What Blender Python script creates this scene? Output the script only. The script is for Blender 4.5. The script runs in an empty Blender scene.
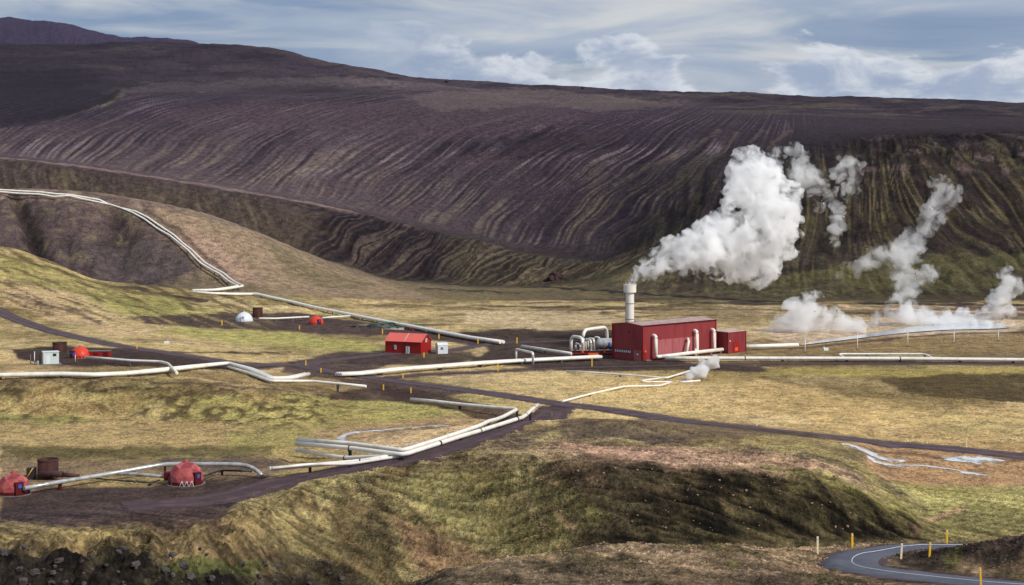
GROUND_GAIN = 1.12; SUN_E = 3.7; SKY_GAIN = 1.0
import bpy, bmesh, math, random
import numpy as np
from mathutils import Vector, Matrix
random.seed(7)
SC = bpy.context.scene
COL = SC.collection
PI = math.pi
# ------------------------------------------------------------------ camera model
F = 1500.0; UC = 512.0; VH = 210.0; HC = 54.0      # focal (px), principal column, horizon row, eye height
R_ = math.radians

# ------------------------------------------------------------------ noise (numpy gradient noise)
_rng = np.random.RandomState(11)
_perm = _rng.permutation(4096)
_perm = np.concatenate([_perm, _perm])
_ang = _rng.rand(4096) * 2 * np.pi
_gx, _gy = np.cos(_ang).astype(np.float32), np.sin(_ang).astype(np.float32)
def perlin(x, y, seed=0):
    x = np.asarray(x, dtype=np.float64) + seed * 17.31; y = np.asarray(y, dtype=np.float64) + seed * 9.77
    xi = np.floor(x).astype(np.int64); yi = np.floor(y).astype(np.int64)
    xf = (x - xi).astype(np.float32); yf = (y - yi).astype(np.float32)
    u = xf*xf*xf*(xf*(xf*6-15)+10); v = yf*yf*yf*(yf*(yf*6-15)+10)
    def g(ix, iy, dx, dy):
        h = _perm[(_perm[(ix) & 4095] + iy) & 4095]
        return _gx[h]*dx + _gy[h]*dy
    a = g(xi, yi, xf, yf); b = g(xi+1, yi, xf-1, yf); c = g(xi, yi+1, xf, yf-1); d = g(xi+1, yi+1, xf-1, yf-1)
    return ((a + u*(b-a)) + v*((c + u*(d-c)) - (a + u*(b-a)))) * 1.5
def fbm(x, y, o=4, seed=0, gain=.5, lac=2.03):
    r = 0; a = 1; t = 0
    for i in range(o):
        r = r + a*perlin(x, y, seed+i*3); t += a; a *= gain; x = x*lac; y = y*lac
    return r/t
def ridged(x, y, o=4, seed=0, gain=.5):
    r = 0; a = 1; t = 0
    for i in range(o):
        r = r + a*(1-np.abs(perlin(x, y, seed+i*3))*2); t += a; a *= gain; x = x*2.07; y = y*2.07
    return r/t
def sst(a, b, x):
    t = np.clip((x-a)/(b-a), 0, 1); return t*t*(3-2*t)
def lerp(a, b, t): return a + (b-a)*t

# ------------------------------------------------------------------ monotone cubic
def pchip_slopes(x, y):
    h = np.diff(x, axis=0); d = np.diff(y, axis=0)/h
    m = np.zeros_like(y)
    w1 = 2*h[1:]+h[:-1]; w2 = h[1:]+2*h[:-1]
    with np.errstate(divide='ignore', invalid='ignore'):
        mm = (w1+w2)/(w1/d[:-1]+w2/d[1:])
    mm = np.where(d[:-1]*d[1:] > 0, mm, 0)
    m[1:-1] = mm; m[0] = d[0]; m[-1] = d[-1]
    return m
def pchip1(xn, yn, x):
    xn = np.array(xn, float); yn = np.array(yn, float)
    m = pchip_slopes(xn, yn)
    x = np.clip(x, xn[0], xn[-1])
    k = np.clip(np.searchsorted(xn, x)-1, 0, len(xn)-2)
    h = xn[k+1]-xn[k]; t = (x-xn[k])/h
    return ((2*t**3-3*t**2+1)*yn[k] + (t**3-2*t**2+t)*h*m[k] + (-2*t**3+3*t**2)*yn[k+1] + (t**3-t**2)*h*m[k+1])

# ------------------------------------------------------------------ the lie of the land, as feature lines
def vY(u, v, Y): return (u, Y, HC + (VH-v)/F*Y)
def vz(u, v, z): return (u, (HC-z)*F/(v-VH), z)
def Yz(u, Y, z): return (u, Y, z)
FE = [
 # 0 in front of the viewpoint
 [Yz(0, 12, 47), Yz(1024, 12, 47)],
 # 1 near bottom of the picture
 [Yz(-250,140,8), Yz(0,140,8), Yz(350,140,9), Yz(430,148,13.5), Yz(520,150,15.6), Yz(600,150,16), Yz(1024,150,16.2), Yz(1300,150,17)],
 # 2 ledge crest
 [Yz(-250,165,7), Yz(0,165,7), Yz(300,168,8), vY(400,592,170), vz(450,574,14.2), vz(520,557,15), vz(600,547,15), vz(700,545,15), vz(780,547,13.4), vz(850,544,11), vz(1024,543,10.6), vz(1300,543,10)],
 # 3 gully
 [Yz(-250,200,-10), Yz(0,200,-11), Yz(200,205,-13), Yz(400,215,-14), Yz(520,222,-11), Yz(600,222,-7), Yz(800,222,-6), Yz(1024,225,-4), Yz(1300,225,-4)],
 # 4 foot of the face
 [Yz(-250,222,-8), Yz(0,225,-9), Yz(200,230,-9), Yz(300,238,-13), Yz(400,246,-12), vz(500,577,-9), vz(560,556,-5), vz(620,543,-2.4), vz(700,541,-1.6), vz(800,541,-1.6), vz(880,541,-2), vz(940,541,-2), vz(1024,541,-2), vz(1300,541,-2)],
 # 5 crest of the face
 [vz(-250,548,-1), vz(0,543,-1.2), vz(120,536,-.6), vz(200,530,-.3), vz(240,515,0), vz(300,487,.6), vz(360,466,2), vz(420,450,4), vz(512,455,6.0), vz(600,462,7.6), vz(700,464,8.0), vz(800,474,7.2), vz(850,487,5.4), vz(900,510,1.8), vz(935,525,-.8), vz(1024,527,-1.2), vz(1300,527,-1.2)],
 # 6 back of the mound
 [Yz(-250,283,0), Yz(0,283,0), Yz(200,285,0), vz(300,472,.2), Yz(360,325,1.2), vz(420,435,2.2), vz(512,424,4.2), vz(600,421,5.6), vz(700,431,6.2), vz(800,442,5.2), vz(850,451,3.2), vz(900,468,.4), vz(1024,470,-.8), vz(1300,470,-.8)],
 # 7 foot of the left slope / plain
 [Yz(-250,392,0), vz(0,416,0), vz(100,418,-.2), vz(200,421,-.2), vz(300,424,-.2), Yz(400,385,0), Yz(512,388,.1), Yz(600,388,.2), Yz(1024,388,0), Yz(1300,388,0)],
 # 8 brow of the left slope
 [vz(-250,381,7), vz(0,380,6.4), vz(100,379,6.4), vz(200,382,5.6), vz(260,387,4), vz(320,392,2), Yz(400,425,.4), Yz(1024,425,0), Yz(1300,425,0)],
 # 9
 [Yz(-250,490,6.4), Yz(0,490,6), Yz(100,490,5.8), Yz(200,490,4.2), Yz(300,490,1.6), Yz(400,490,0), Yz(1300,490,0)],
 # 10
 [Yz(-250,610,11), Yz(0,610,7.6), Yz(100,610,5.2), Yz(200,610,2.4), Yz(300,610,.3), Yz(400,610,0), Yz(1300,610,0)],
 # 11
 [vY(-250,262,750), vY(0,285,750), vY(100,300,750), vY(200,310,750), vY(300,316,750), Yz(400,750,0), Yz(1300,750,0)],
 # 12 spur on the left / back of the plain
 [vY(-250,225,850), vY(0,247,850), vY(50,262,850), vY(100,281,850), vY(200,294,850), vY(300,300,850), Yz(400,860,0), Yz(800,850,0), Yz(1300,850,1)],
 # 13 bowl behind the spur / foot of the mountain on the right
 [Yz(-250,900,32), Yz(0,900,24), Yz(50,905,18.5), Yz(100,905,11.5), vY(200,287,905), vY(300,292,905), vY(400,297,905), vY(512,299,905), vY(600,299,905), vY(700,299,905), vY(900,299,905), vY(1300,299,905)],
 # 14 ridge with the pipeline / lower face
 [vY(-250,178,1040), vY(0,187,1040), vY(100,193,1040), vY(150,201,1040), vY(200,212,1040), vY(250,229,1040), vY(300,250,1040), vY(335,264,1040), vY(400,283,1040), vY(512,289,1035), vY(600,284,1020), vY(660,277,1000), vY(720,266,990), vY(800,262,980), vY(900,262,980), vY(1024,264,980), vY(1300,264,980)],
 # 15 valley behind the ridge
 [Yz(-250,1140,60), Yz(0,1140,52), Yz(100,1135,48), Yz(200,1130,36), Yz(270,1120,22), vY(335,262,1110), vY(400,280,1100), vY(512,286,1080), vY(580,280,1070), vY(640,262,1060), vY(720,242,1050), vY(800,232,1040), vY(900,228,1040), vY(1024,230,1040), vY(1300,235,1040)],
 # 16 rim of the gullied terrace
 [vY(-250,150,1230), vY(0,159,1230), vY(100,171,1225), vY(200,187,1215), vY(300,203,1205), vY(350,212,1200), vY(400,224,1190), vY(470,240,1170), vY(540,256,1150), vY(600,262,1130), vY(660,236,1110), vY(720,210,1105), vY(800,192,1100), vY(900,178,1110), vY(1024,178,1110), vY(1300,190,1110)],
 # 17 back of the terrace
 [vY(-250,145,1300), vY(0,154,1300), vY(100,165,1290), vY(200,181,1275), vY(300,196,1262), vY(400,216,1240), vY(470,231,1215), vY(540,244,1195), vY(600,241,1180), vY(660,208,1180), vY(720,180,1185), vY(800,158,1195), vY(850,146,1205), vY(900,140,1210), vY(1024,138,1210), vY(1300,150,1210)],
 # 18 shoulder
 [vY(-250,104,1600), vY(0,108,1600), vY(200,110,1600), vY(400,110,1590), vY(512,113,1560), vY(600,118,1530), vY(700,122,1490), vY(800,125,1450), vY(900,128,1420), vY(1024,126,1400), vY(1300,126,1400)],
 # 19
 [vY(-250,74,2100), vY(0,76,2100), vY(100,80,2100), vY(200,81,2100), vY(300,83,2100), vY(400,87,2100), vY(512,94,2100), vY(600,98,2100), vY(700,102,2080), vY(800,105,2050), vY(900,108,2030), vY(1024,112,2000), vY(1300,118,2000)],
 # 20 skyline
 [vY(-250,50,2700), vY(0,47,2700), vY(80,47,2700), vY(140,45,2700), vY(200,46,2700), vY(235,48,2700), vY(280,54,2700), vY(330,65,2690), vY(380,75,2670), vY(415,81.5,2650), vY(450,83.5,2630), vY(512,87.5,2600), vY(550,87.5,2580), vY(600,90.5,2560), vY(660,93.5,2540), vY(700,94.5,2520), vY(740,96,2500), vY(800,97.5,2480), vY(900,100.5,2450), vY(1024,104.5,2400), vY(1300,112,2400)],
 # 21 dip behind
 [Yz(-250,3100,300), Yz(0,3100,305), Yz(200,3100,300), Yz(512,3100,225), Yz(1024,3100,190), Yz(1300,3100,180)],
 # 22 far ridge
 [vY(-250,24,3900), vY(0,21,3900), vY(25,20,3900), vY(50,23,3900), vY(90,32,3900), vY(125,37,3900), vY(165,39,3900), vY(188,43,3900), vY(215,52,3900), vY(260,75,3900), vY(400,110,3900), vY(1300,130,3900)],
 # 23, 24 land beyond, to the horizon
 [Yz(-250,6000,330), Yz(0,6000,330), Yz(300,6000,250), Yz(1300,6000,180)],
 [Yz(-250,14000,120), Yz(1300,14000,120)],
]
# fix rows that use vY
NROW = [12,34,14,12,80,44,30,34,20,24,26,30,16,60,26,70,18,110,56,36,8,18,6,6]
def axis(a, b, st): return list(np.arange(a, b, st))
us = []
x = -55.0
st = 1.25; left = []
s_ = st
xx = x
while xx > -650:
    s_ *= 1.06; xx -= s_; left.append(xx)
us = left[::-1] + axis(-55.0, 1079.0, st)
s_ = st; xx = us[-1]
while xx < 1700:
    s_ *= 1.06; xx += s_; us.append(xx)
U = np.array(us); NC = len(U)
K = len(FE)
Yk = np.zeros((K, NC)); Zk = np.zeros((K, NC))
for k, fe in enumerate(FE):
    a = np.array(fe, float)
    Yk[k] = pchip1(a[:,0], a[:,1], U); Zk[k] = pchip1(a[:,0], a[:,2], U)
for k in range(1, K):
    Yk[k] = np.maximum(Yk[k], Yk[k-1]*1.01+2)
M = pchip_slopes(Yk, Zk)
rowsY = []; rowsZ = []; rowsS = []
for k in range(K-1):
    n = NROW[k]
    for i in range(n + (1 if k == K-2 else 0)):
        t = i/n
        h = Yk[k+1]-Yk[k]
        Yr = Yk[k] + h*t
        z = ((2*t**3-3*t**2+1)*Zk[k] + (t**3-2*t**2+t)*h*M[k] + (-2*t**3+3*t**2)*Zk[k+1] + (t**3-t**2)*h*M[k+1])
        rowsY.append(Yr); rowsZ.append(z); rowsS.append(k+t)
GY = np.array(rowsY); GZ = np.array(rowsZ); GS = np.array(rowsS)[:,None]*np.ones((1,NC)); NR = len(GY)
GU = np.ones((NR,1))*U[None,:]
GX = (GU-UC)/F*GY
GV = VH + F*(HC-GZ)/GY           # where each point falls, before the fine relief
GZ0 = GZ.copy()

def seg_dist(pu, pv, pts, vs=1.0):
    """distance of points to a polyline; rows count vs times"""
    d = np.full(pu.shape, 1e9)
    for (a, b), (c, e) in zip(pts[:-1], pts[1:]):
        ax, ay, bx, by = a, b*vs, c, e*vs
        L = (bx-ax)**2+(by-ay)**2+1e-9
        t = np.clip(((pu-ax)*(bx-ax)+(pv*vs-ay)*(by-ay))/L, 0, 1)
        d = np.minimum(d, np.hypot(pu-ax-t*(bx-ax), pv*vs-ay-t*(by-ay)))
    return d
def inside(pu, pv, pts):
    r = np.zeros(pu.shape, bool)
    n = len(pts)
    for i in range(n):
        x1, y1 = pts[i]; x2, y2 = pts[(i+1) % n]
        c = ((y1 > pv) != (y2 > pv)) & (pu < (x2-x1)*(pv-y1)/((y2-y1) if y2 != y1 else 1e-9)+x1)
        r ^= c
    return r
WN1 = fbm(GX/16, GY/22, 4, 50); WN2 = fbm(GX/13, GY/19, 4, 70)
def patch(pts, ylim=(0, 1e9), soft=2.0, wob=6.0, vs=2.2):
    """soft-edged ground patch; outline given on the land as seen from the viewpoint"""
    pu = GU + WN1*wob; pv = GV + WN2*wob/vs
    us_ = [p[0] for p in pts]; vs_ = [p[1] for p in pts]
    sel = (GY > ylim[0]) & (GY < ylim[1]) & (pu > min(us_)-3*soft) & (pu < max(us_)+3*soft) & (pv > min(vs_)-3*soft) & (pv < max(vs_)+3*soft)
    m = np.zeros(GU.shape)
    if not sel.any(): return m
    a, b = pu[sel], pv[sel]
    d = seg_dist(a, b, pts+[pts[0]], vs); ins = inside(a, b, pts)
    m[sel] = sst(-soft, soft, np.where(ins, d, -d))
    return m
def line(pts, w, ylim=(0, 1e9), soft=1.5, wob=2.0, vs=2.2):
    pu = GU + WN1*wob; pv = GV + WN2*wob/vs
    us_ = [p[0] for p in pts]; vs_ = [p[1] for p in pts]; e = w+3*soft
    sel = (GY > ylim[0]) & (GY < ylim[1]) & (pu > min(us_)-e) & (pu < max(us_)+e) & (pv > min(vs_)-e) & (pv < max(vs_)+e)
    m = np.zeros(GU.shape)
    if not sel.any(): return m
    m[sel] = 1-sst(w-soft*.5, w+soft, seg_dist(pu[sel], pv[sel], pts, vs))
    return m

# ------------------------------------------------------------------ routes (shared by relief, colour and the meshes on them)
R_MAIN = [(-30,296),(0,312),(40,328),(75,337),(130,348),(200,358),(245,366),(290,364),(330,372),(380,379),(420,384),(480,392),(560,404),(620,411),(700,423),(800,434),(900,444),(1024,456),(1120,466),(1400,492)]
R_FORK = [(560,406),(520,422),(480,438),(440,452),(400,461),(350,468),(300,477),(262,487),(215,500),(120,508)]
R_HUT = [(300,365),(330,360),(380,354),(450,351),(490,343),(560,341),(620,339)]
R_FRONT = [(388,378),(420,375),(500,371),(560,368),(640,366),(730,364),(860,363),(1060,364),(1350,367)]
R_BACK = [(500,333),(480,341),(480,352)]
R_ASPH = [(1010,546),(985,546.5),(950,547.5),(910,549.5),(880,552.5),(858,557),(850,562),(856,567.5),(880,572),(920,577),(970,582),(1030,587.5),(1100,594)]

# pipeline corridors keep their ground even
CORR = [([(-220,183),(-14,189.5),(0,190.5),(40,193),(85,198),(112,206),(146,217.5),(172,235),(190,252),(203,266),(222,277),(241,288)],(860,1100)),
 ([(191,291.5),(212,293),(256,294),(290,301.5),(350,314.5),(410,326),(470,337.5),(502,342)],(560,1000)),
 ([(338,373.5),(440,366.5),(520,360.5),(600,356.5)],(440,600)), ([(-250,375),(-14,374.5),(95,374.5),(175,367.5),(228,364.5),(250,370),(272,378.5),(307,377.5)],(390,560)),
 ([(228,366.5),(250,373),(270,380.5),(310,383),(366,391.5)],(370,560)), ([(411,399),(517,415),(402,453),(296,454)],(280,480)), ([(389,455),(269,475)],(260,380)),
 ([(262,476),(247,465),(165,466),(112,475),(24,490)],(255,380)), ([(665,360),(820,360),(1060,362),(1350,365)],(430,620))]
# fine relief
rough = np.zeros(GU.shape)
S = GS
def band(a, b, e=.25): return sst(a-e, a+e, S)*(1-sst(b-e, b+e, S))
n1 = fbm(GX/26, GY/26, 4, 1); n2 = fbm(GX/7, GY/7, 4, 2); n3 = ridged(GX/9, GY/13, 4, 3)
plain = band(5.6, 12.6, .3)
farw = sst(12, 14, S)
near = 1-sst(5.2, 6.0, S)
# keep roads and building sites level
flat = np.zeros(GU.shape)
for pts, w in ((R_MAIN, 9), (R_FORK, 10), (R_HUT, 6), (R_FRONT, 7)):
    flat = np.maximum(flat, line(pts, w, (265, 800), 6, 0))
flat = np.maximum(flat, line(R_ASPH, 20, (140, 215), 8, 0))
flat = np.maximum(flat, patch([(-40,470),(60,455),(290,455),(230,510),(-40,530)], (240, 380), 4, 0))
flat = np.maximum(flat, patch([(540,325),(770,325),(770,368),(540,368)], (480, 700), 6, 0))
flat = np.maximum(flat, patch([(370,330),(460,330),(460,358),(370,358)], (480, 700), 4, 0))
flat = np.maximum(flat, patch([(10,345),(150,345),(150,364),(10,364)], (440, 640), 4, 0))
calm = 1-.93*flat
relief = plain*(n1*1.1 + n2*.38)*calm
relief += plain*sst(520, 700, GY)*calm*(fbm(GX/60, GY/14, 3, 5)*1.3)
# left textured slope
sl = band(7.0, 8.0, .3)*(1-sst(300, 380, GU))
relief += sl*(n3-.5)*1.1*calm
# near slopes
n4 = fbm(GX/1.9, GY/1.4, 4, 12)
face = band(4.0, 5.1, .25)
mf = face*sst(540, 620, GU)*(1-sst(890, 950, GU))
df = face*sst(225, 290, GU)*(1-sst(540, 620, GU))
lf = (1-sst(5.0, 5.35, S))*sst(3.0, 3.5, S)*(1-sst(240, 300, GU))
cre = ridged((GX+GY*.5)/5, (GY-GX*.3)/16, 4, 8)
dia = fbm((GX*.8+GY*1.6)/2.6, (GX-GY*.4)/16, 4, 14)
relief += mf*((cre-.5)*.5+n2*.5+n4*.15+dia*.7)
relief += df*((cre-.5)*.4+n2*.5+n4*.12+dia*.6+fbm(GX/22,GY/14,3,15)*1.6)*calm
relief += lf*((n3-.55)*2.0+n2*1.0 + n4*.5 + (ridged(GX/3.3, GY/3.3, 3, 9)-.5)*1.1)*calm
led = (1-sst(2.2, 3.2, S))
relief += led*(n1*.8+n2*.5+(n3-.5)*.6)*calm*sst(80, 140, GY)
mt = band(5.1, 6.0, .15)*sst(380, 450, GU)*(1-sst(880, 950, GU))
relief += mt*(n1*1.0+(cre-.5)*.7+n4*.2)*calm
relief += led*n4*.3*calm*sst(80,140,GY)
# dark knoll inside the bend
kn = np.exp(-(((GX-60.5)/10.5)**2 + ((GY-169.5)/4.2)**2)); kn2 = np.exp(-(((GX-75)/12)**2 + ((GY-171)/7)**2))
knoll = np.maximum(kn*.0, 0)
KX = GU
crest = np.interp(GU, [890,905,925,960,1000,1040,1100,1300], [0,.3,.8,1.7,2.5,3.1,3.4,3.4])
kprof = np.exp(-((GY-np.interp(GU,[890,1000,1100],[174,172,172]))/6.0)**2)
knoll = crest*kprof
relief += knoll*(1+.12*n2+.1*n3)
# --- gullied terrace below the rim
k15 = sst(14.85, 15.3, S)*(1-sst(15.9, 16.12, S))*(1-sst(600, 690, GU))
gu = GU + 10*perlin(GU/40, S*2, 31) - (S-15)*62*sst(250,340,GU)
gl = 1-np.abs(perlin(gu/13, S*.5, 33))*2.2
gl2 = 1-np.abs(perlin(gu/5, S*.9, 34))*2.2
relief += k15*(-(gl*1.5+gl2*.7)*(.35+.65*sst(290,350,GU))*(.4+.6*sst(-.3,.3,perlin(GU/60,S,35)))+1+fbm(GX/30,GY/25,4,36)*5)
# --- mountain wall on the right
wr = band(13.3, 17.1, .35)*sst(600, 720, GU)
wrp = GU + 36*(S-14)*sst(830, 930, GU) - 10*(S-14)*(1-sst(700, 850, GU)) + 12*perlin(GU/60, S*.5, 41)
g3 = 1-np.abs(perlin(wrp/26, S*.8, 43))*2.2; g4 = 1-np.abs(perlin(wrp/10, S*1.6, 44))*2.2
relief += wr*(-(g3*1.8+g4*.8)+1.0) + wr*fbm(GX/12, GY/20, 4, 46)*2.2
# crags near its top right
cr = band(16.1, 17.2, .25)*sst(800, 900, GU)
relief += cr*((ridged(GX/26, GY/20, 5, 45)-.5)*6)
# --- streaked slope
va = np.linspace(60, 300, 241)
kk = np.interp(va, [60,92,104,118,135,160,200,250,300], [9,9,6.5,3.9,2.6,1.9,1.35,.95,.8])
acc = np.cumsum(kk); acc -= acc[120]
wgt = np.interp(GU, [-300, 250, 620, 760, 900, 1300], [.5, .62, .85, .35, -.5, -.6])
PSI = GU + wgt*np.interp(GV, va, acc) + 10*perlin(GU/90, GV/30, 51)
PSI = PSI*.8
st1 = 1-np.abs(perlin(PSI/15, GV/140, 53))*2; st2 = perlin(PSI/3.6, GV/80, 54); st3 = perlin(PSI/1.9, GV/50, 55)
sb = band(16.95, 18.15, .25)*(1-.85*sst(690, 830, GU))*(.35+.65*sst(-.35,.3,fbm(GU/70, GV/26, 3, 58)))
relief += sb*(.5+.5*sst(250,420,GU))*(-(st1*.8+st2*.6+st3*.35))*(.55+.45*np.clip(fbm(GU/120, GV/30, 2, 57)*2+.7, 0, 1))
up = sst(18.2, 19, S)
relief += up*(1-sst(19.6, 20.0, S)*.75)*(fbm(GX/140, GY/190, 5, 61)*11) + up*fbm(GX/25, GY/60, 3, 62)*1.6
relief += sst(20.6, 21.2, S)*fbm(GX/120, GY/200, 4, 63)*16
# --- ridge and bowl on the left
bw = band(12.9, 14.0, .3)*(1-sst(150, 200, GU))
rv = 1-np.abs(perlin((GU+22*(14-S))/30, S*1.1, 71))*2.2
relief += bw*(-np.clip(rv, -.2, 1)*2.6 + n1*3+fbm(GX/30,GY/30,4,76)*4+1)*(1-sst(13.75, 13.98, S)*.8)
ravine = np.exp(-((GU-np.interp(S, [12.8,13.3,14], [62,38,6]))/9)**2)*band(12.7, 13.95, .25)
relief -= ravine*9
hollow = np.exp(-((GU-np.interp(S, [13,13.5,14], [128,122,112]))/16)**2)*band(13.2, 13.85, .2)
relief -= hollow*6
relief += farw*(1-sst(18, 20, S))*fbm(GX/11, GY/16, 3, 75)*.9
corr = np.zeros(GU.shape)
for pts, yl in CORR: corr = np.maximum(corr, line(pts, 4.5, yl, 5, 0))
relief = relief*(1-.88*corr)
pond = patch([(790,347),(815,338),(850,333),(885,328),(915,322),(950,319),(990,319),(1022,325),(1020,331),(990,333),(950,334),(910,336),(870,341),(830,346)], (560,900), 3, 0)
GZ = GZ*(1-pond) + pond*(-.4) + relief*(1-pond)
GVd = VH + F*(HC-GZ)/GY

# ------------------------------------------------------------------ queries
def col_i(u):
    i = np.clip(np.searchsorted(U, u)-1, 0, NC-2); return i, (u-U[i])/(U[i+1]-U[i])
def hz(X, Y):
    u = UC + F*X/Y
    i, f = col_i(u)
    a = np.interp(Y, GY[:,i], GZ[:,i]); b = np.interp(Y, GY[:,i+1], GZ[:,i+1])
    return float(a*(1-f)+b*f)
def hit(u, v, h=0.0, ymin=0.0, ymax=1e9, base=False):
    """first land point seen along a sight line (h above the land)"""
    i, f = col_i(u)
    Yc = GY[:,i]*(1-f)+GY[:,i+1]*f; Zc = GZ[:,i]*(1-f)+GZ[:,i+1]*f
    if base: Zc = GZ0[:,i]*(1-f)+GZ0[:,i+1]*f
    Vc = VH + F*(HC-Zc-h)/Yc
    ok = (Yc >= ymin) & (Yc <= ymax)
    idx = np.where(ok & (Vc <= v))[0]
    if len(idx) == 0:
        j = np.where(ok)[0]; j = j[np.argmin(Vc[j])]; Y = Yc[j]
    else:
        j = idx[0]
        if j == 0 or not ok[j-1]: Y = Yc[j]
        else:
            t = (Vc[j-1]-v)/(Vc[j-1]-Vc[j]+1e-9); t = min(max(t,0),1); Y = Yc[j-1]+t*(Yc[j]-Yc[j-1])
    X = (u-UC)/F*Y
    return Vector((X, Y, hz(X, Y)+h))
def atY(u, Y, h=0.0):
    X = (u-UC)/F*Y; return Vector((X, Y, hz(X, Y)+h))
# ------------------------------------------------------------------ ground colour (baked per vertex, in linear light)
def lin(c):
    c = np.array(c, float)/255
    return np.where(c <= .04045, c/12.92, ((c+.055)/1.055)**2.4)
# tone per feature line: at u = 0, 300, 600, 900
G1=(150,132,96); G2=(120,104,70); OCH=(166,148,112); OLV=(122,118,72); DK=(58,52,40); PUR=(82,69,76); PUR2=(92,77,82)
TON = {
 0:[G2,G2,G2,G2], 1:[(70,62,54),(96,86,62),(128,110,86),(120,98,74)], 2:[(60,54,50),(80,72,58),(150,128,98),(140,118,88)],
 3:[(60,56,48),(90,80,56),(90,80,56),(130,118,80)], 4:[(48,43,42),(78,70,48),(70,62,40),(120,108,72)],
 5:[(112,100,68),(136,124,78),(112,92,72),(128,124,66)], 6:[(140,120,90),(150,132,92),(128,112,82),(146,126,88)],
 7:[(140,132,80),(150,140,84),(165,148,104),(176,152,108)], 8:[(124,108,80),(128,110,84),(160,144,104),(142,124,88)],
 9:[(170,150,116),(172,152,118),(160,144,110),(120,106,82)], 10:[(160,146,110),(158,144,104),(150,134,104),(124,108,92)],
 11:[(140,124,94),(150,142,96),(146,130,102),(132,116,100)], 12:[(136,126,84),(140,126,90),(124,110,82),(120,106,84)],
 13:[(80,72,70),(124,110,84),(104,94,68),(82,76,52)], 14:[(134,116,106),(128,112,92),(92,84,64),(66,60,48)],
 15:[(74,64,66),(70,62,56),(74,70,50),(62,56,46)], 16:[(90,76,76),(92,80,74),(72,64,58),(58,50,46)],
 17:[(112,96,92),(116,100,92),(76,64,68),(64,54,54)], 18:[(78,66,74),(84,70,78),(82,68,76),(80,66,68)],
 19:[(80,72,72),(110,96,96),(92,80,82),(76,64,70)], 20:[(74,64,74),(76,66,74),(78,68,76),(84,74,78)],
 21:[(80,74,90)]*4, 22:[(86,76,98)]*4, 23:[(90,90,100)]*4, 24:[(100,100,110)]*4}  # bluish tones of the farthest ridges paint distance haze into the land
T = np.zeros((K, NC, 3))
for k in range(K):
    a = np.array([lin(c) for c in TON[k]])
    for c in range(3): T[k,:,c] = np.interp(U, [0,300,600,900], a[:,c])
GS2 = np.clip(GS + .35*fbm(GX/40, GY/60, 4, 80)*sst(5,7,GS) + .12*WN2, 0, K-1.001)
ki = GS2.astype(int); tf = (GS2-ki)[...,None]; cj = np.arange(NC)[None,:]*np.ones((NR,1),int)
C = T[ki, cj]*(1-tf) + T[ki+1, cj]*tf
def mix(m, c, a=1.0):
    global C
    m = np.clip(m*a, 0, 1)[...,None]; C = C*(1-m) + (lin(c) if isinstance(c, tuple) else c)*m
DIRT = (84,69,74); DIRT2 = (70,57,62)
# broad vegetation mottling on the plain
pl = plain
v1 = fbm(GX/45, GY/60, 5, 81); v2 = fbm(GX/14, GY/26, 4, 82); v3 = fbm(GX/9, GY/12, 4, 83)
mix(pl*sst(.02,.35,v1+.3*v2), (140,132,88), .7)
mix(pl*sst(.08,.4,-v1+.4*v3), (176,158,124), .8)
mix(pl*sst(.05,.4,v3*.8+v2*.4)*sst(8,9.5,GS), (108,94,76), .65)
w3 = fbm(GX/80, GY/70, 3, 130)
mix(pl*sst(.03,.2,w3+.25*v2)*sst(6,6.6,GS), (124,108,70), .6)
mix(pl*sst(.03,.2,-w3+.25*v2)*sst(6,6.6,GS), (178,158,112), .45)
# horizontal dark channels far on the plain
ch = fbm(GX/95, GY/16, 4, 84)
mix(band(9.7,12.9,.3)*sst(.16,.34,ch)*sst(300,420,GU), (84,74,66), .8)
mix(band(11.6,12.9,.2)*sst(.02,.2,fbm(GX/60, GY/22, 4, 85))*sst(420,520,GU), (74,64,60), .8)
mix(band(10.3,12.2,.3)*sst(0,.25,fbm(GX/70, GY/24, 3, 86)), (176,160,132), .5)
# right: greener strips and brown moor
mix(patch([(760,368),(1400,366),(1400,380),(760,376)],(380,560),3,8), (148,138,72), .7)
mix(patch([(880,378),(960,374),(1400,374),(1400,404),(980,402),(900,392)],(380,560),3,10), (88,76,52), .85)
mix(line([(760,378),(800,385),(850,394),(900,408)],3,(380,560),2,6), (92,80,60), .7)
mix(patch([(560,385),(700,372),(800,384),(900,404),(980,420),(900,430),(700,410),(600,398)],(360,560),5,10), (182,158,110), .55)
mix(patch([(640,375),(720,365),(780,372),(740,385)],(380,560),4,8), (134,120,74), .6)
mix(patch([(850,442),(900,448),(1400,458),(1400,492),(960,486),(880,478)],(270,390),3,8), (160,128,98), .85)
mix(line([(870,451),(940,460),(1400,466)],2,(270,390),2,3), (96,78,66), .7)
mix(patch([(870,480),(960,486),(1400,490),(1400,512),(930,516),(910,500)],(250,380),5,10), (146,142,82), .7)
mix(patch([(920,512),(1400,512),(1400,530),(930,534)],(240,300),4,10), (120,112,70), .7)
mix(line([(965,508),(935,518),(915,526),(918,534),(905,539)],3.5,(235,330),2,3), (150,118,92), .8)
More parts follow.
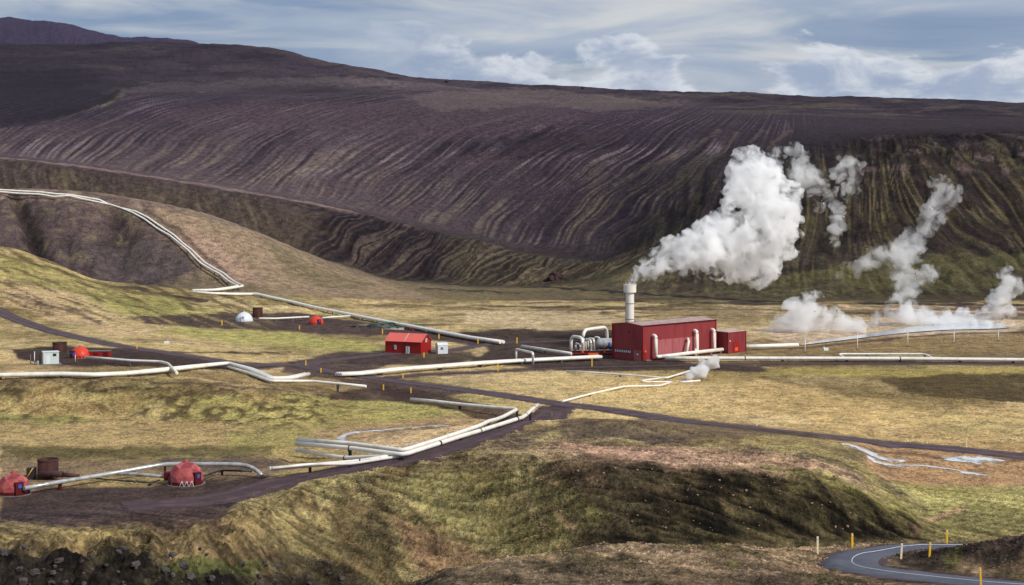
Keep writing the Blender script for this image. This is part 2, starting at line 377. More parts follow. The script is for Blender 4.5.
# left: pale grass, greens
mix(patch([(0,418),(110,416),(200,420),(330,425),(300,445),(160,450),(0,446)],(300,430),4,10), (156,136,98), .8)
mix(patch([(0,415),(60,414),(100,420),(40,424),(-40,422)],(330,430),3,6), (124,128,72), .7)
mix(patch([(190,398),(260,390),(420,402),(470,412),(380,422),(270,428),(200,418)],(320,450),5,8), (152,146,88), .8)
mix(patch([(230,430),(330,426),(350,432),(300,446),(220,452)],(300,400),4,8), (140,136,80), .7)
mix(patch([(310,432),(420,418),(500,414),(520,418),(440,446),(400,452),(330,448)],(290,400),4,6), (152,130,100), .9)
mix(patch([(360,440),(440,430),(490,424),(470,436),(410,450),(360,450)],(290,400),3,6), (182,158,128), .8)
mix(patch([(0,447),(120,448),(270,446),(280,454),(150,458),(0,460)],(285,360),2,8), (92,86,58), .7)
mix(patch([(0,460),(140,460),(300,458),(262,482),(120,476),(0,484)],(270,340),3,8), (130,112,92), .9)
mix(patch([(160,458),(262,456),(290,462),(240,474),(160,470)],(270,340),3,4), (104,90,84), .8)
ls = band(6.9,8.1,.12)*(1-sst(300,400,GU))
mix(ls*sst(-.05,.3,n3-.5+.6*v3), (84,72,50), .8)
mix(ls*sst(.05,.3,v2), (146,124,84), .6)
mix(line([(0,372),(130,376),(190,378),(260,388),(310,394)],2,(380,500),2,4), (170,152,116), .6)
mix(line([(150,381),(230,385),(300,393),(360,396)],1.5,(380,500),1,2), (98,82,78), .8)
mix(patch([(60,300),(130,296),(260,318),(300,333),(380,345),(380,352),(250,345),(140,330),(90,318)],(480,900),5,10), (148,146,86), .85)
mix(patch([(0,285),(60,290),(120,312),(180,330),(120,336),(60,322),(0,300)],(480,860),5,12), (172,150,122), .7)
mix(patch([(0,252),(60,268),(110,286),(190,300),(170,318),(100,300),(0,276)],(480,960),6,10), (128,126,74), .75)
mix(line([(0,292),(40,303),(100,322)],2.5,(480,860),2,5), (96,80,78), .8)
mix(line([(172,352),(230,352),(290,353)],1.2,(480,700),1,3), (62,54,46), .9)
mix(line([(20,258),(60,272),(110,287),(200,302)],2.5,(600,960),2,6), (84,76,58), .6)
# bare dirt: pads and verges
mix(patch([(128,318),(180,314),(300,313),(420,330),(500,338),(480,346),(400,336),(330,334),(240,330),(160,326)],(560,820),2,4), DIRT, .95)
mix(patch([(12,349),(60,346),(140,350),(240,362),(300,365),(240,371),(160,367),(50,366),(18,358)],(430,640),2,4), DIRT2, .95)
mix(patch([(455,333),(500,330),(620,330),(625,345),(700,365),(760,366),(770,372),(560,371),(470,362),(490,350)],(440,780),2,4), DIRT2, .9)
mix(patch([(340,356),(470,352),(480,360),(420,366),(350,364)],(440,700),2,4), DIRT2, .8)
mix(patch([(290,362),(340,352),(420,352),(400,362),(340,378),(420,384),(480,392),(430,400),(400,402),(380,392),(330,380),(280,372)],(380,640),2.5,3), DIRT, .9)
mix(patch([(385,386),(430,394),(500,408),(530,418),(500,424),(460,412),(400,402),(330,398),(330,392)],(340,480),2,3), (76,60,62), .8)
mix(patch([(0,492),(60,486),(140,487),(230,478),(270,474),(260,492),(235,505),(218,530),(100,528),(0,520)],(244,340),3,6), (82,68,70), .97)
mix(patch([(60,520),(140,512),(230,505),(220,532),(110,532)],(244,300),3,10), (92,72,62), .5)
mix(line(R_MAIN, 5, (300, 850), 2, 2), DIRT, .8); mix(line(R_FORK, 7, (262, 450), 2, 3), DIRT, .85)
mix(line(R_FRONT, 4, (380, 640), 2, 2), DIRT2, .8); mix(line(R_HUT, 4, (430, 760), 2, 2), DIRT, .8)
mix(line([(0,349),(40,350),(90,355)],2,(430,640),1.5,3), (90,84,62), .6)
# silica-pale ground beyond the station
mix(patch([(750,328),(850,320),(960,318),(1040,322),(1000,336),(900,338),(790,344)],(560,860),3,6), (168,152,138), .8)
mix(patch([(860,308),(1400,306),(1400,318),(900,318)],(640,880),2,6), (100,84,84), .8)
mix(line([(840,306),(930,312),(1400,313)],1.5,(640,900),1.5,4), (176,152,130), .8)
mix(patch([(780,345),(860,336),(1400,330),(1400,350),(800,352)],(500,760),2,6), (138,118,84), .8)
mix(line([(790,349),(880,339),(960,333),(1400,332)],2,(500,760),1.5,3), (84,66,68), .8)
# near mound: dark face, pink-tan brow, bare slips
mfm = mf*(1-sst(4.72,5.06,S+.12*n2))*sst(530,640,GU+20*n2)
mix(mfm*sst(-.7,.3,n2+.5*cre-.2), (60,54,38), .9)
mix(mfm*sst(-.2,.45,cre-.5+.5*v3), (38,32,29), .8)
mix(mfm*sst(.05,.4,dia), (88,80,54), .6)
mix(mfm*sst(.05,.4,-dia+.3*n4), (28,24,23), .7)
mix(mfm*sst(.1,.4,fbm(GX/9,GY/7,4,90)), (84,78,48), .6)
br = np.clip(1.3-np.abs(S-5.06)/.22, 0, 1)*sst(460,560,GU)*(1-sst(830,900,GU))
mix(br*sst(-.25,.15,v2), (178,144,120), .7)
mix(mt*sst(.0,.35,v2+.5*v1), (98,84,80), .6)
mix(mt*sst(.05,.3,v3), (150,138,90), .6)
mix(patch([(560,418),(640,420),(760,426),(780,436),(640,440),(560,436)],(290,400),4,10), (100,86,80), .6)
for s_ in ([(518,494),(530,506),(545,528)],[(548,502),(562,520),(575,532)],[(540,480),(556,485)],[(540,556),(600,549),(640,543)]):
    mix(line(s_, 4, (225,330), 3, 5), (172,130,106), .75)
C = C*(1-.12*mfm*sst(560,680,GU))[...,None]
# slope left of the mound
mix(df*sst(-.1,.3,v2+.2), (146,134,86), .7)
mix(df*sst(.0,.3,fbm(GX/8,(GY+GX*.5)/16,4,91)), (112,92,60), .7)
mix(df*sst(.1,.4,cre-.5+.6*v3), (70,64,42), .7)
mix(patch([(380,480),(470,470),(560,480),(600,520),(540,560),(440,520)],(225,330),8,14), (116,112,62), .5)
mix(patch([(225,545),(330,560),(380,590),(150,600)],(205,262),5,12), (58,50,44), .7)
mix(patch([(390,520),(470,545),(540,580),(420,590)],(215,300),6,12), (130,100,76), .6)
# dark lava slope bottom left, green moss in it
lf0 = lf; lf = np.maximum(lf, df*(1-sst(300,360,GU)))*sst(-6,8,GV-549-np.maximum(0,GU-120)*.16+8*n2+5*n4)
mix(lf0*(1-lf), (124,104,70), .6); mix(lf0*(1-lf)*sst(0,.4,v3+n4*.5), (84,72,48), .6)
mix(lf, (50,44,42), .85); mix(lf*sst(-.1,.35,n3-.45+.3*n4), (32,29,29), .75)
mix(lf*sst(.05,.5,v3+.3*v2+.3*n4), (96,86,58), .6)
mix(patch([(160,560),(215,556),(270,560),(250,575),(180,580),(155,572)],(205,262),4,8), (80,86,46), .8)
mix(band(5.0,5.25,.1)*(1-sst(230,280,GU))*sst(-.1,.2,v2), (136,120,76), .8)
# ledge in front
mix(led*sst(-.1,.3,v2), (152,126,96), .6); mix(led*sst(.0,.3,v3+.3*(n3-.5)), (74,66,44), .75)
mix(led*sst(.15,.4,fbm(GX/3,GY/5,4,92)), (104,98,52), .6)
mix(patch([(430,570),(560,560),(760,572),(880,585),(420,600)],(130,200),5,14), (86,76,60), .5)
mix(np.clip(knoll/2.2,0,1)*sst(860,900,GU), (84,68,60), .9); mix(np.clip(knoll/2,0,1)*sst(.0,.3,v3+n3-.5), (44,37,36), .85)
mix(patch([(895,560),(930,556),(975,552),(955,565),(935,572),(905,566)],(150,190),3,6), (58,50,46), .8)
mix(patch([(940,562),(965,558),(960,570),(945,572)],(150,190),3,6), (92,88,42), .7)
mix(line(R_ASPH, 13, (146, 208), 5, 6), (62,54,54), .75)
# --- mountains
SQ = .3+.7*sst(-.3,.3,fbm(GU/70, GV/26, 3, 58))
strk = sst(.05,.75, st1*.5+.5*st2+.35*st3+.25*fbm(PSI/20,GV/10,4,93))
pat = sst(-.15,.35,fbm(GU/110,GV/22,3,94))
hs = band(17.0,18.6,.25)*(1-sst(720,860,GU))
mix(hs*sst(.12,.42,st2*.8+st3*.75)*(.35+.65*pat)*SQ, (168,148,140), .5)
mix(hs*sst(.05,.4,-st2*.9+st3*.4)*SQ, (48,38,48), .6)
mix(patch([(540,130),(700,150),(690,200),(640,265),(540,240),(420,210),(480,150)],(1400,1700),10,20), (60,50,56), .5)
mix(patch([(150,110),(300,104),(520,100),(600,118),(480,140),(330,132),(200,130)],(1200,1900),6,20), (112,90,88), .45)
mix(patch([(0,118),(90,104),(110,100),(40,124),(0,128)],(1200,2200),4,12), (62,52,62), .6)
mix(hs*sst(.0,.4,fbm(PSI/30,GV/25,4,95))*(1-sst(560,640,GU)), (104,82,82), .5)
for s_ in ([(738,132),(728,146),(712,160),(700,175),(690,200)],[(720,130),(690,150),(650,165),(615,185)],[(763,130),(750,142)],[(790,130),(775,142),(768,150)]):
    mix(line(s_, 2, (1000,1650), 2, 4), (120,106,82), .5)
mix(band(16.9,17.5,.3)*(1-sst(600,660,GU))*sst(.05,.4,st2+.3*st3)*sst(-.3,.2,v1), (136,124,88), .5)
mix(band(16.6,17.4,.3)*sst(550,610,GU)*(1-sst(690,750,GU))*sst(-.1,.4,st2+v1), (104,100,64), .5)
u1 = sst(18.1,18.6,GS)*(1-sst(20.4,20.9,GS))
hz1 = fbm(GX/240, GY/130, 5, 96); hz2 = fbm(GX/90, GV/2.2, 4, 97)
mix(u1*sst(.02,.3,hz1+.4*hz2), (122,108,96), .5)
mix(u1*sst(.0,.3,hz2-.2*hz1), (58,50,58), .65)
mix(u1*sst(520,600,GU)*sst(.1,.35,fbm(GX/130,GV/3,4,98)), (112,104,72), .6)
mix(patch([(70,88),(110,80),(205,84),(230,80),(330,76),(420,88),(330,84),(200,92),(120,92)],(1500,2300),2,12), (136,124,108), .6)
mix(patch([(400,96),(520,88),(640,98),(700,104),(600,112),(540,104),(440,112)],(1500,2500),3,16), (126,110,96), .55)
mix(line([(118,90),(110,97),(95,105),(70,113),(48,118)],2.5,(1300,2200),2,5), (56,60,42), .85)
mix(line([(124,92),(116,99),(104,106)],1.5,(1300,2200),2,4), (118,124,74), .8)
mix(line([(0,158),(80,166),(140,175),(210,186),(300,201),(350,212),(420,230)],2.0,(1150,1350),2,3), (150,124,110), .8)
mix(line([(420,230),(470,238),(540,252),(610,260)],2.5,(1400,1350),2,6), (130,118,92), .7)
k15c = k15
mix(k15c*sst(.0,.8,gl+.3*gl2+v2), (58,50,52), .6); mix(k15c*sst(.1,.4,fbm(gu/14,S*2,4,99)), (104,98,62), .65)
mix(k15c*sst(.0,.3,fbm(gu/9,S*3,4,100)), (86,70,72), .5)
mix(k15c*(1-sst(290,340,GU)), (104,90,74), .45)
mix(k15c*sst(420,470,GU), (104,94,70), .5)
# right wall
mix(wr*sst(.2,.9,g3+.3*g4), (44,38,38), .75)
mix(wr*sst(.05,.4,fbm(wrp/18,S*1.3,4,101))*(1-sst(16.2,17,GS)*.7), (92,86,54), .6)
mix(wr*sst(.1,.4,fbm(wrp/8,S*2.2,4,102)), (76,60,58), .6)
mix(wr*sst(.1,.35,perlin(wrp/5,S*.6,110)+.4*perlin(wrp/2.6,S*.8,111))*sst(-.2,.2,v1+.1), (112,106,66), .5)
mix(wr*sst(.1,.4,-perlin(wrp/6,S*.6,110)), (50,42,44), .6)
mix(cr*sst(.0,.3,fbm(GX/20,GZ/8,4,103)), (48,42,46), .8); mix(cr*sst(.15,.4,fbm(GX/14,GZ/10,4,104)), (116,98,94), .7)
mix(patch([(820,270),(900,255),(1400,250),(1400,292),(860,290),(700,292),(700,282)],(880,1150),5,14), (96,96,54), .55)
mix(band(12.6,14.2,.3)*sst(560,680,GU)*sst(.0,.3,ch), (70,62,56), .6)
mix(band(12.9,14.6,.3)*sst(330,400,GU)*(1-sst(640,740,GU))*sst(-.1,.3,v1), (118,108,72), .7)
mix(patch([(-40,198),(85,202),(150,224),(178,246),(198,270),(150,284),(90,277),(40,262),(-40,240)],(870,1050),4,6), (88,74,78), .75)
dn = fbm((GU*.36-GV)/3.4, (GU+GV*.36)/46, 4, 112)
mix(band(10.3,12.8,.3)*(1-sst(230,300,GU))*sst(.0,.3,dn), (92,78,56), .75)
mix(band(10.3,12.8,.3)*(1-sst(230,300,GU))*sst(.05,.35,-dn), (166,152,98), .5)
mix(line([(95,283),(130,288),(170,295),(205,301)],2.2,(800,960),2,4), (74,62,56), .85)
# ridge and bowl at left
mix(bw*sst(.3,.9,rv+v2), (72,60,62), .6); mix(ravine*(1-sst(200,260,GU)), (44,38,40), .7); mix(hollow, (66,56,58), .7)
mix(bw*sst(.05,.35,v2)*sst(13.4,13.9,GS), (124,104,98), .6)
mix(bw*sst(.1,.4,v3), (110,104,72), .5)
mix(patch([(90,248),(140,236),(185,256),(200,270),(150,280),(95,272)],(860,1060),4,8), (92,82,84), .7)
mix(patch([(150,205),(250,232),(320,266),(400,287),(440,300),(300,296),(250,285),(225,270),(180,235)],(880,1110),4,6), (142,122,98), .7)
mix(patch([(190,225),(230,250),(262,282),(225,280),(200,262),(175,240)],(880,1110),4,6), (150,124,108), .6)
mix(line([(150,212),(176,228),(205,256),(225,272)],2,(900,1080),2,3), (92,76,72), .7)
mix(patch([(262,238),(320,268),(380,286),(330,290),(290,276)],(930,1110),4,8), (108,100,72), .6)
mix(line([(520,286),(560,287.5),(610,291),(680,296),(740,300),(800,303)],1.5,(820,1060),1.5,6), (58,50,50), .9)
mix(line([(420,288),(470,291),(520,293)],1.3,(820,1060),1.5,5), (66,58,52), .8)
mix(line([(620,300),(700,306),(780,308)],1.0,(700,960),1.5,6), (76,66,58), .8)
mix(line([(860,303),(930,305),(1400,306)],1.8,(760,1000),1.5,5), (66,54,60), .9)
mix(line([(480,309),(560,313),(620,314)],1.0,(640,900),1.5,8), (80,70,60), .7)
mix(patch([(470,312),(600,312),(625,322),(540,330),(460,324)],(560,800),4,10), (176,160,134), .6)
mix(patch([(660,305),(760,308),(760,325),(720,322),(640,312)],(560,860),4,10), (118,104,78), .6)
mix(k15c*sst(300,340,GU)*(1-sst(430,470,GU)), (60,50,58), .7)
kq = k15c*(.25+.75*sst(290,350,GU)); mix(kq*sst(.0,.35,perlin(gu/4,S*.6,120)), (40,34,38), .6); mix(kq*sst(.1,.4,-perlin(gu/4,S*.6,120)), (126,112,90), .35)
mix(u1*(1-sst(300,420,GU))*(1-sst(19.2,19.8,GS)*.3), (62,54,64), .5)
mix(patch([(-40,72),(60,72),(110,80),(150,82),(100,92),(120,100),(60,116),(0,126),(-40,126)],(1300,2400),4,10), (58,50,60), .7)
mix(patch([(545,438),(600,446),(700,447),(790,457),(860,476),(800,468),(700,461),(600,458)],(262,330),3,6), (168,132,110), .6)
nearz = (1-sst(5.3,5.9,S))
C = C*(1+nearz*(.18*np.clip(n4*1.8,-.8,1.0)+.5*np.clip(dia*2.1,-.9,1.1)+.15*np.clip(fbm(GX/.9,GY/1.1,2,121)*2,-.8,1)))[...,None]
# warm/cool jitter
j = 1+.16*v3+.12*fbm(GX/2.3,GY/3.5,3,105); C = C*np.clip(j,.5,1.6)[...,None]
C = C*np.array([1+0*.05,1,1])
lum = (C*np.array([.3,.6,.1])).sum(-1, keepdims=True)
C = lum + (C-lum)*.9
C = C*np.clip(lum/.17,.15,3)**.38
C = C*(1+plain[...,None]*(np.array([1.03,1.0,.88])-1))
C = C*np.array([1.04,.985,.97])
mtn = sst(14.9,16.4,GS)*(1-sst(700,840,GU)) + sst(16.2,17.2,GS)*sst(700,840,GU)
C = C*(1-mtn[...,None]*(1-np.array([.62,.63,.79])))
wl = (wr*(1-mtn))[...,None]; C = C*(1-wl*(1-np.array([1.12,1.1,1.15])))
C = np.clip(C*GROUND_GAIN, .004, .9)

# ------------------------------------------------------------------ materials
def nodes_of(name):
    m = bpy.data.materials.new(name); m.use_nodes = True
    nt = m.node_tree; b = nt.nodes['Principled BSDF']
    return m, nt, b
def N(nt, t, **kw):
    n = nt.nodes.new(t)
    for k, v in kw.items():
        if k in n.inputs: n.inputs[k].default_value = v
        else: setattr(n, k, v)
    return n
def mathn(nt, op, a, b=None, c=None):
    n = nt.nodes.new('ShaderNodeMath'); n.operation = op
    for i, x in enumerate((a, b, c)):
        if x is None: continue
        if isinstance(x, (int, float)): n.inputs[i].default_value = x
        else: nt.links.new(x, n.inputs[i])
    return n.outputs[0]
def ramp(nt, fac, stops):
    n = nt.nodes.new('ShaderNodeMapRange'); n.interpolation_type = 'SMOOTHSTEP'
    n.inputs[1].default_value = stops[0]; n.inputs[2].default_value = stops[1]
    n.inputs[3].default_value = stops[2]; n.inputs[4].default_value = stops[3]
    nt.links.new(fac, n.inputs[0]); return n.outputs[0]
def mixc(nt, fac, a, b, mode='MIX'):
    n = nt.nodes.new('ShaderNodeMix'); n.data_type = 'RGBA'; n.blend_type = mode
    for i, x in ((0, fac), (6, a), (7, b)):
        if isinstance(x, (int, float)): n.inputs[i].default_value = x
        elif isinstance(x, (tuple, list)): n.inputs[i].default_value = tuple(x)+((1,) if len(x) == 3 else ())
        else: nt.links.new(x, n.inputs[i])
    return n.outputs[2]
def ground_material():
    m, nt, b = nodes_of('ground_cover')
    at = N(nt, 'ShaderNodeAttribute', attribute_name='tone'); tc = N(nt, 'ShaderNodeTexCoord')
    fac = []
    for sc, det in ((.22, 5), (1.1, 5), (4.5, 3)):
        n = N(nt, 'ShaderNodeTexNoise', Scale=sc, Detail=det, Roughness=.62); nt.links.new(tc.outputs['Object'], n.inputs['Vector']); fac.append(n.outputs[0])
    s = mathn(nt, 'ADD', mathn(nt, 'MULTIPLY', fac[0], .9), mathn(nt, 'MULTIPLY', fac[1], 1.1))
    f = ramp(nt, s, (.76, 1.28, .50, 1.50))
    col = mixc(nt, 1.0, at.outputs['Color'], (1,1,1), 'MULTIPLY')
    vs = nt.nodes.new('ShaderNodeVectorMath'); vs.operation = 'SCALE'; nt.links.new(at.outputs['Color'], vs.inputs[0]); nt.links.new(f, vs.inputs['Scale'])
    tint = mixc(nt, ramp(nt, fac[0], (.42,.62,0,.35)), vs.outputs[0], mixc(nt, 1.0, vs.outputs[0], (1.05,1.0,.8), 'MULTIPLY'))
    nt.links.new(tint, b.inputs['Base Color'])
    b.inputs['Roughness'].default_value = .95; b.inputs['Specular IOR Level'].default_value = .12
    bp = N(nt, 'ShaderNodeBump', Strength=1.0, Distance=.9)
    hh = mathn(nt, 'ADD', fac[1], mathn(nt, 'MULTIPLY', fac[0], 1.4))
    nt.links.new(hh, bp.inputs['Height']); nt.links.new(bp.outputs[0], b.inputs['Normal'])
    return m
def paint(name, c, rough=.5, spec=.4, metal=0, var=.12, scale=1.2, bump=0, streak=True, dirt=None):
    m, nt, b = nodes_of(name)
    tc = N(nt, 'ShaderNodeTexCoord'); mp = N(nt, 'ShaderNodeMapping'); nt.links.new(tc.outputs['Object'], mp.inputs[0])
    mp.inputs['Scale'].default_value = (1,1,.25) if streak else (1,1,1)
    n = N(nt, 'ShaderNodeTexNoise', Scale=scale, Detail=6, Roughness=.6); nt.links.new(mp.outputs[0], n.inputs['Vector'])
    base = tuple(lin(c)); dk = tuple(lin(dirt)) if dirt else tuple(x*(1-3*var) for x in base)
    f = ramp(nt, n.outputs[0], (.42,.72,0,1))
    nt.links.new(mixc(nt, mathn(nt,'MULTIPLY', f, .75 if dirt else .6), base, dk), b.inputs['Base Color'])
    b.inputs['Roughness'].default_value = rough; b.inputs['Specular IOR Level'].default_value = spec; b.inputs['Metallic'].default_value = metal
    if bump:
        bp = N(nt, 'ShaderNodeBump', Strength=.6, Distance=bump); nt.links.new(n.outputs[0], bp.inputs['Height']); nt.links.new(bp.outputs[0], b.inputs['Normal'])
    return m
def grit(name, c, c2, sc=1.0, bump=.08, rough=.9, ruts=0, fade=0):
    m, nt, b = nodes_of(name)
    tc = N(nt, 'ShaderNodeTexCoord')
    n = N(nt, 'ShaderNodeTexNoise', Scale=.25*sc, Detail=8, Roughness=.7); nt.links.new(tc.outputs['Object'], n.inputs['Vector'])
    n2_ = N(nt, 'ShaderNodeTexNoise', Scale=2.6*sc, Detail=5, Roughness=.7); nt.links.new(tc.outputs['Object'], n2_.inputs['Vector'])
    f = mathn(nt, 'ADD', mathn(nt,'MULTIPLY', n.outputs[0], .6), mathn(nt,'MULTIPLY', n2_.outputs[0], .4))
    colr = mixc(nt, ramp(nt, f, (.38,.62,0,1)), tuple(lin(c)), tuple(lin(c2)))
    if ruts or fade:
        at = N(nt, 'ShaderNodeAttribute', attribute_name='tone'); sx_ = nt.nodes.new('ShaderNodeSeparateColor'); nt.links.new(at.outputs['Color'], sx_.inputs[0])
        ac = sx_.outputs[0]      # 0 at the middle, 1 at the edge
    if ruts:
        w1 = mathn(nt, 'ABSOLUTE', mathn(nt, 'SUBTRACT', mathn(nt, 'ADD', ac, mathn(nt,'MULTIPLY', mathn(nt,'SUBTRACT', n.outputs[0], .5), .25)), .42))
        colr = mixc(nt, ramp(nt, w1, (.02,.2,ruts,0)), colr, mixc(nt, 1.0, colr, (1.75,1.65,1.6), 'MULTIPLY'))
    nt.links.new(colr, b.inputs['Base Color'])
    if fade:
        al = ramp(nt, mathn(nt, 'ADD', ac, mathn(nt, 'MULTIPLY', mathn(nt,'SUBTRACT', f, .5), fade*2.4)), (.8,.98,1,0))
        nt.links.new(al, b.inputs['Alpha'])
    b.inputs['Roughness'].default_value = rough; b.inputs['Specular IOR Level'].default_value = .2
    bp = N(nt, 'ShaderNodeBump', Strength=.6, Distance=bump); nt.links.new(f, bp.inputs['Height']); nt.links.new(bp.outputs[0], b.inputs['Normal'])
    return m

# ------------------------------------------------------------------ the land as one mesh
def grid_mesh(name, X, Y, Z, col=None, mat=None, kind='structure', cat=None, label=None):
    r, c = X.shape
    me = bpy.data.meshes.new(name)
    co = np.stack([X, Y, Z], -1).reshape(-1, 3).astype(np.float32)
    me.vertices.add(r*c); me.vertices.foreach_set('co', co.ravel())
    i = np.arange(r*c).reshape(r, c)
    q = np.stack([i[:-1,:-1], i[:-1,1:], i[1:,1:], i[1:,:-1]], -1).reshape(-1, 4)
    me.loops.add(q.size); me.loops.foreach_set('vertex_index', q.ravel().astype(np.int32))
    me.polygons.add(len(q)); me.polygons.foreach_set('loop_start', (np.arange(len(q))*4).astype(np.int32))
    me.polygons.foreach_set('loop_total', np.full(len(q), 4, np.int32))
    me.polygons.foreach_set('use_smooth', np.ones(len(q), bool))
    me.update(calc_edges=True)
    if col is not None:
        a = me.color_attributes.new('tone', 'FLOAT_COLOR', 'POINT')
        a.data.foreach_set('color', np.concatenate([col.reshape(-1,3), np.ones((r*c,1))], 1).astype(np.float32).ravel())
    if mat: me.materials.append(mat)
    o = bpy.data.objects.new(name, me); COL.objects.link(o)
    if kind: o['kind'] = kind
    if cat: o['category'] = cat
    if label: o['label'] = label
    return o
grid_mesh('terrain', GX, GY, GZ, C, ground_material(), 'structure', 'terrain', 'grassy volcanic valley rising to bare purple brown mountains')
# ================================================================== building helpers
class MB:
    def __init__(s): s.v = []; s.f = []; s.mi = []; s.m = 0; s.sm = []
    def add(s, vs, fs, smooth=False):
        b = len(s.v); s.v += [tuple(x) for x in vs]
        for f in fs: s.f.append(tuple(b+i for i in f)); s.mi.append(s.m); s.sm.append(smooth)
    def box(s, c, d, rz=0, M=None, taper=1.0):
        c = Vector(c); hx, hy, hz_ = d[0]/2, d[1]/2, d[2]/2
        vs = []
        for z, t in ((-hz_, 1), (hz_, taper)):
            for x, y in ((-hx,-hy),(hx,-hy),(hx,hy),(-hx,hy)): vs.append(Vector((x*t, y*t, z)))
        R = M or Matrix.Rotation(rz, 3, 'Z')
        s.add([c + R @ v for v in vs], [(3,2,1,0),(4,5,6,7),(0,1,5,4),(1,2,6,5),(2,3,7,6),(3,0,4,7)])
    def tube(s, pts, r, seg=10, caps=True, r2=None):
        pts = [Vector(p) for p in pts]; n = len(pts); rings = []
        up = Vector((0,0,1))
        for i, p in enumerate(pts):
            d = (pts[min(i+1,n-1)]-pts[max(i-1,0)]).normalized()
            a = d.cross(up)
            if a.length < .05: a = d.cross(Vector((0,1,0)))
            a.normalize(); b = a.cross(d)
            k = 1.0
            if 0 < i < n-1:
                c_ = (pts[i]-pts[i-1]).normalized().dot((pts[i+1]-pts[i]).normalized()); k = 1/max(.6, math.sqrt(max(0,(1+c_)/2)))
            rr = r if r2 is None else lerp(r, r2, i/(n-1))
            rings.append([p + (a*math.cos(t)*k + b*math.sin(t))*rr for t in [2*PI*j/seg for j in range(seg)]])
        vs = [q for R in rings for q in R]
        fs = []
        for i in range(n-1):
            for j in range(seg):
                k2 = (j+1) % seg; fs.append((i*seg+j, i*seg+k2, (i+1)*seg+k2, (i+1)*seg+j))
        s.add(vs, fs, True)
        if caps:
            b = len(s.v)-len(vs)
            for ring, rev in ((0, True), (n-1, False)):
                idx = [b+ring*seg+j for j in range(seg)]
                s.f.append(tuple(idx[::-1] if rev else idx)); s.mi.append(s.m); s.sm.append(False)
    def lathe(s, prof, c=(0,0,0), seg=24, smooth=True, a0=0, a1=2*PI):
        c = Vector(c); vs = []; full = abs(a1-a0-2*PI) < 1e-6; m = seg if full else seg+1
        for r, z in prof:
            for j in range(m):
                t = a0+(a1-a0)*j/seg; vs.append(c+Vector((r*math.cos(t), r*math.sin(t), z)))
        fs = []
        for i in range(len(prof)-1):
            for j in range(seg):
                k = (j+1) % m if full else j+1
                fs.append((i*m+j, i*m+k, (i+1)*m+k, (i+1)*m+j))
        s.add(vs, fs, smooth)
    def build(s, name, mats, parent=None, smooth=None):
        me = bpy.data.meshes.new(name); me.from_pydata(s.v, [], s.f)
        for m in (mats if isinstance(mats, (list, tuple)) else [mats]): me.materials.append(m)
        for p, i, k in zip(me.polygons, s.mi, s.sm): p.material_index = i; p.use_smooth = k if smooth is None else smooth
        me.update()
        o = bpy.data.objects.new(name, me); COL.objects.link(o)
        if parent: o.parent = parent
        return o
def tag(o, label=None, cat=None, group=None, kind=None):
    if label: o['label'] = label
    if cat: o['category'] = cat
    if group: o['group'] = group
    if kind: o['kind'] = kind
    return o
def thing(name, label, cat, loc=(0,0,0), rz=0, group=None):
    o = bpy.data.objects.new(name, None); COL.objects.link(o); o.empty_display_size = .5
    o.location = loc; o.rotation_euler = (0,0,rz); return tag(o, label, cat, group)
def kids(o): return [c for c in COL.objects if c.parent == o]
def dup(root, loc, rz=None, label=None, scale=None):
    r = root.copy(); COL.objects.link(r); r.location = loc
    if rz is not None: r.rotation_euler = (0,0,rz)
    if scale: r.scale = (scale,)*3
    if label: r['label'] = label
    for ch in root.children:
        c = ch.copy(); COL.objects.link(c); c.parent = r
        for g in ch.children:
            d = g.copy(); COL.objects.link(d); d.parent = c
    return r

WHITE = paint('white_painted_steel', (236,231,220), .4, .5, 0, .06, .5, dirt=(206,198,182))
GALV = paint('galvanised_cladding', (186,188,188), .35, .5, .35, .06, .5, dirt=(120,112,104))
REDB = paint('dark_red_cladding', (146,58,62), .5, .35, 0, .1, .35, dirt=(122,44,50))
REDS = paint('paler_red_cladding', (168,96,100), .55, .3, 0, .05, .5, dirt=(140,62,66))  # paler, greyer red of the front panel and end door
RED = paint('bright_red_paint', (150,28,24), .5, .35, 0, .08, .6)
REDROOF = paint('coral_red_roof_sheet', (220,104,92), .5, .35, 0, .06, .5)
ORD = paint('orange_red_dome_paint', (206,62,42), .5, .35, 0, .06, .6, streak=False)
DUSK = paint('faded_dusky_red_paint', (164,82,82), .7, .2, 0, .06, .8, streak=False, dirt=(134,58,60))
DUSKS = [DUSK, paint('faded_red_facet_lit', (182,104,102), .7, .2, 0, .06, .8, streak=False, dirt=(150,76,76)), paint('faded_red_facet_shaded', (138,62,66), .7, .2, 0, .06, .8, streak=False, dirt=(112,48,52))]  # lighter and darker copies put facet shading into the panel colour
DKRED = paint('dark_red_trim', (84,20,22), .5, .3, 0, .1, 1)
RUST = paint('rusted_steel', (80,48,42), .75, .25, .2, .15, .7, bump=.03, dirt=(42,26,28))
RUST2 = paint('dull_rusted_steel', (84,58,58), .75, .25, .1, .12, .7, dirt=(56,40,42))
ROOFP = paint('pale_pink_grey_roof_sheet', (196,172,166), .6, .25, 0, .05, .3, dirt=(164,134,130))
WALLW = paint('white_wall_sheet', (212,218,222), .5, .4, 0, .05, .5)
TEAL = paint('pale_grey_green_sheet', (196,208,204), .5, .4, 0, .05, .5)
DARKM = paint('dark_grey_metal', (52,50,54), .5, .4, .3, .1, 1)
CONC = paint('grey_concrete', (118,110,106), .9, .15, 0, .1, .8)
YEL = paint('yellow_marker_paint', (242,190,52), .6, .3, 0, .05, 1)
CREAM = paint('cream_marker_paint', (240,224,188), .6, .3, 0, .05, 1)
BLUE = paint('blue_sign_enamel', (36,92,180), .5, .4, 0, .03, 1)
GRN = paint('green_tarpaulin', (24,112,86), .7, .25, 0, .1, 1.5)
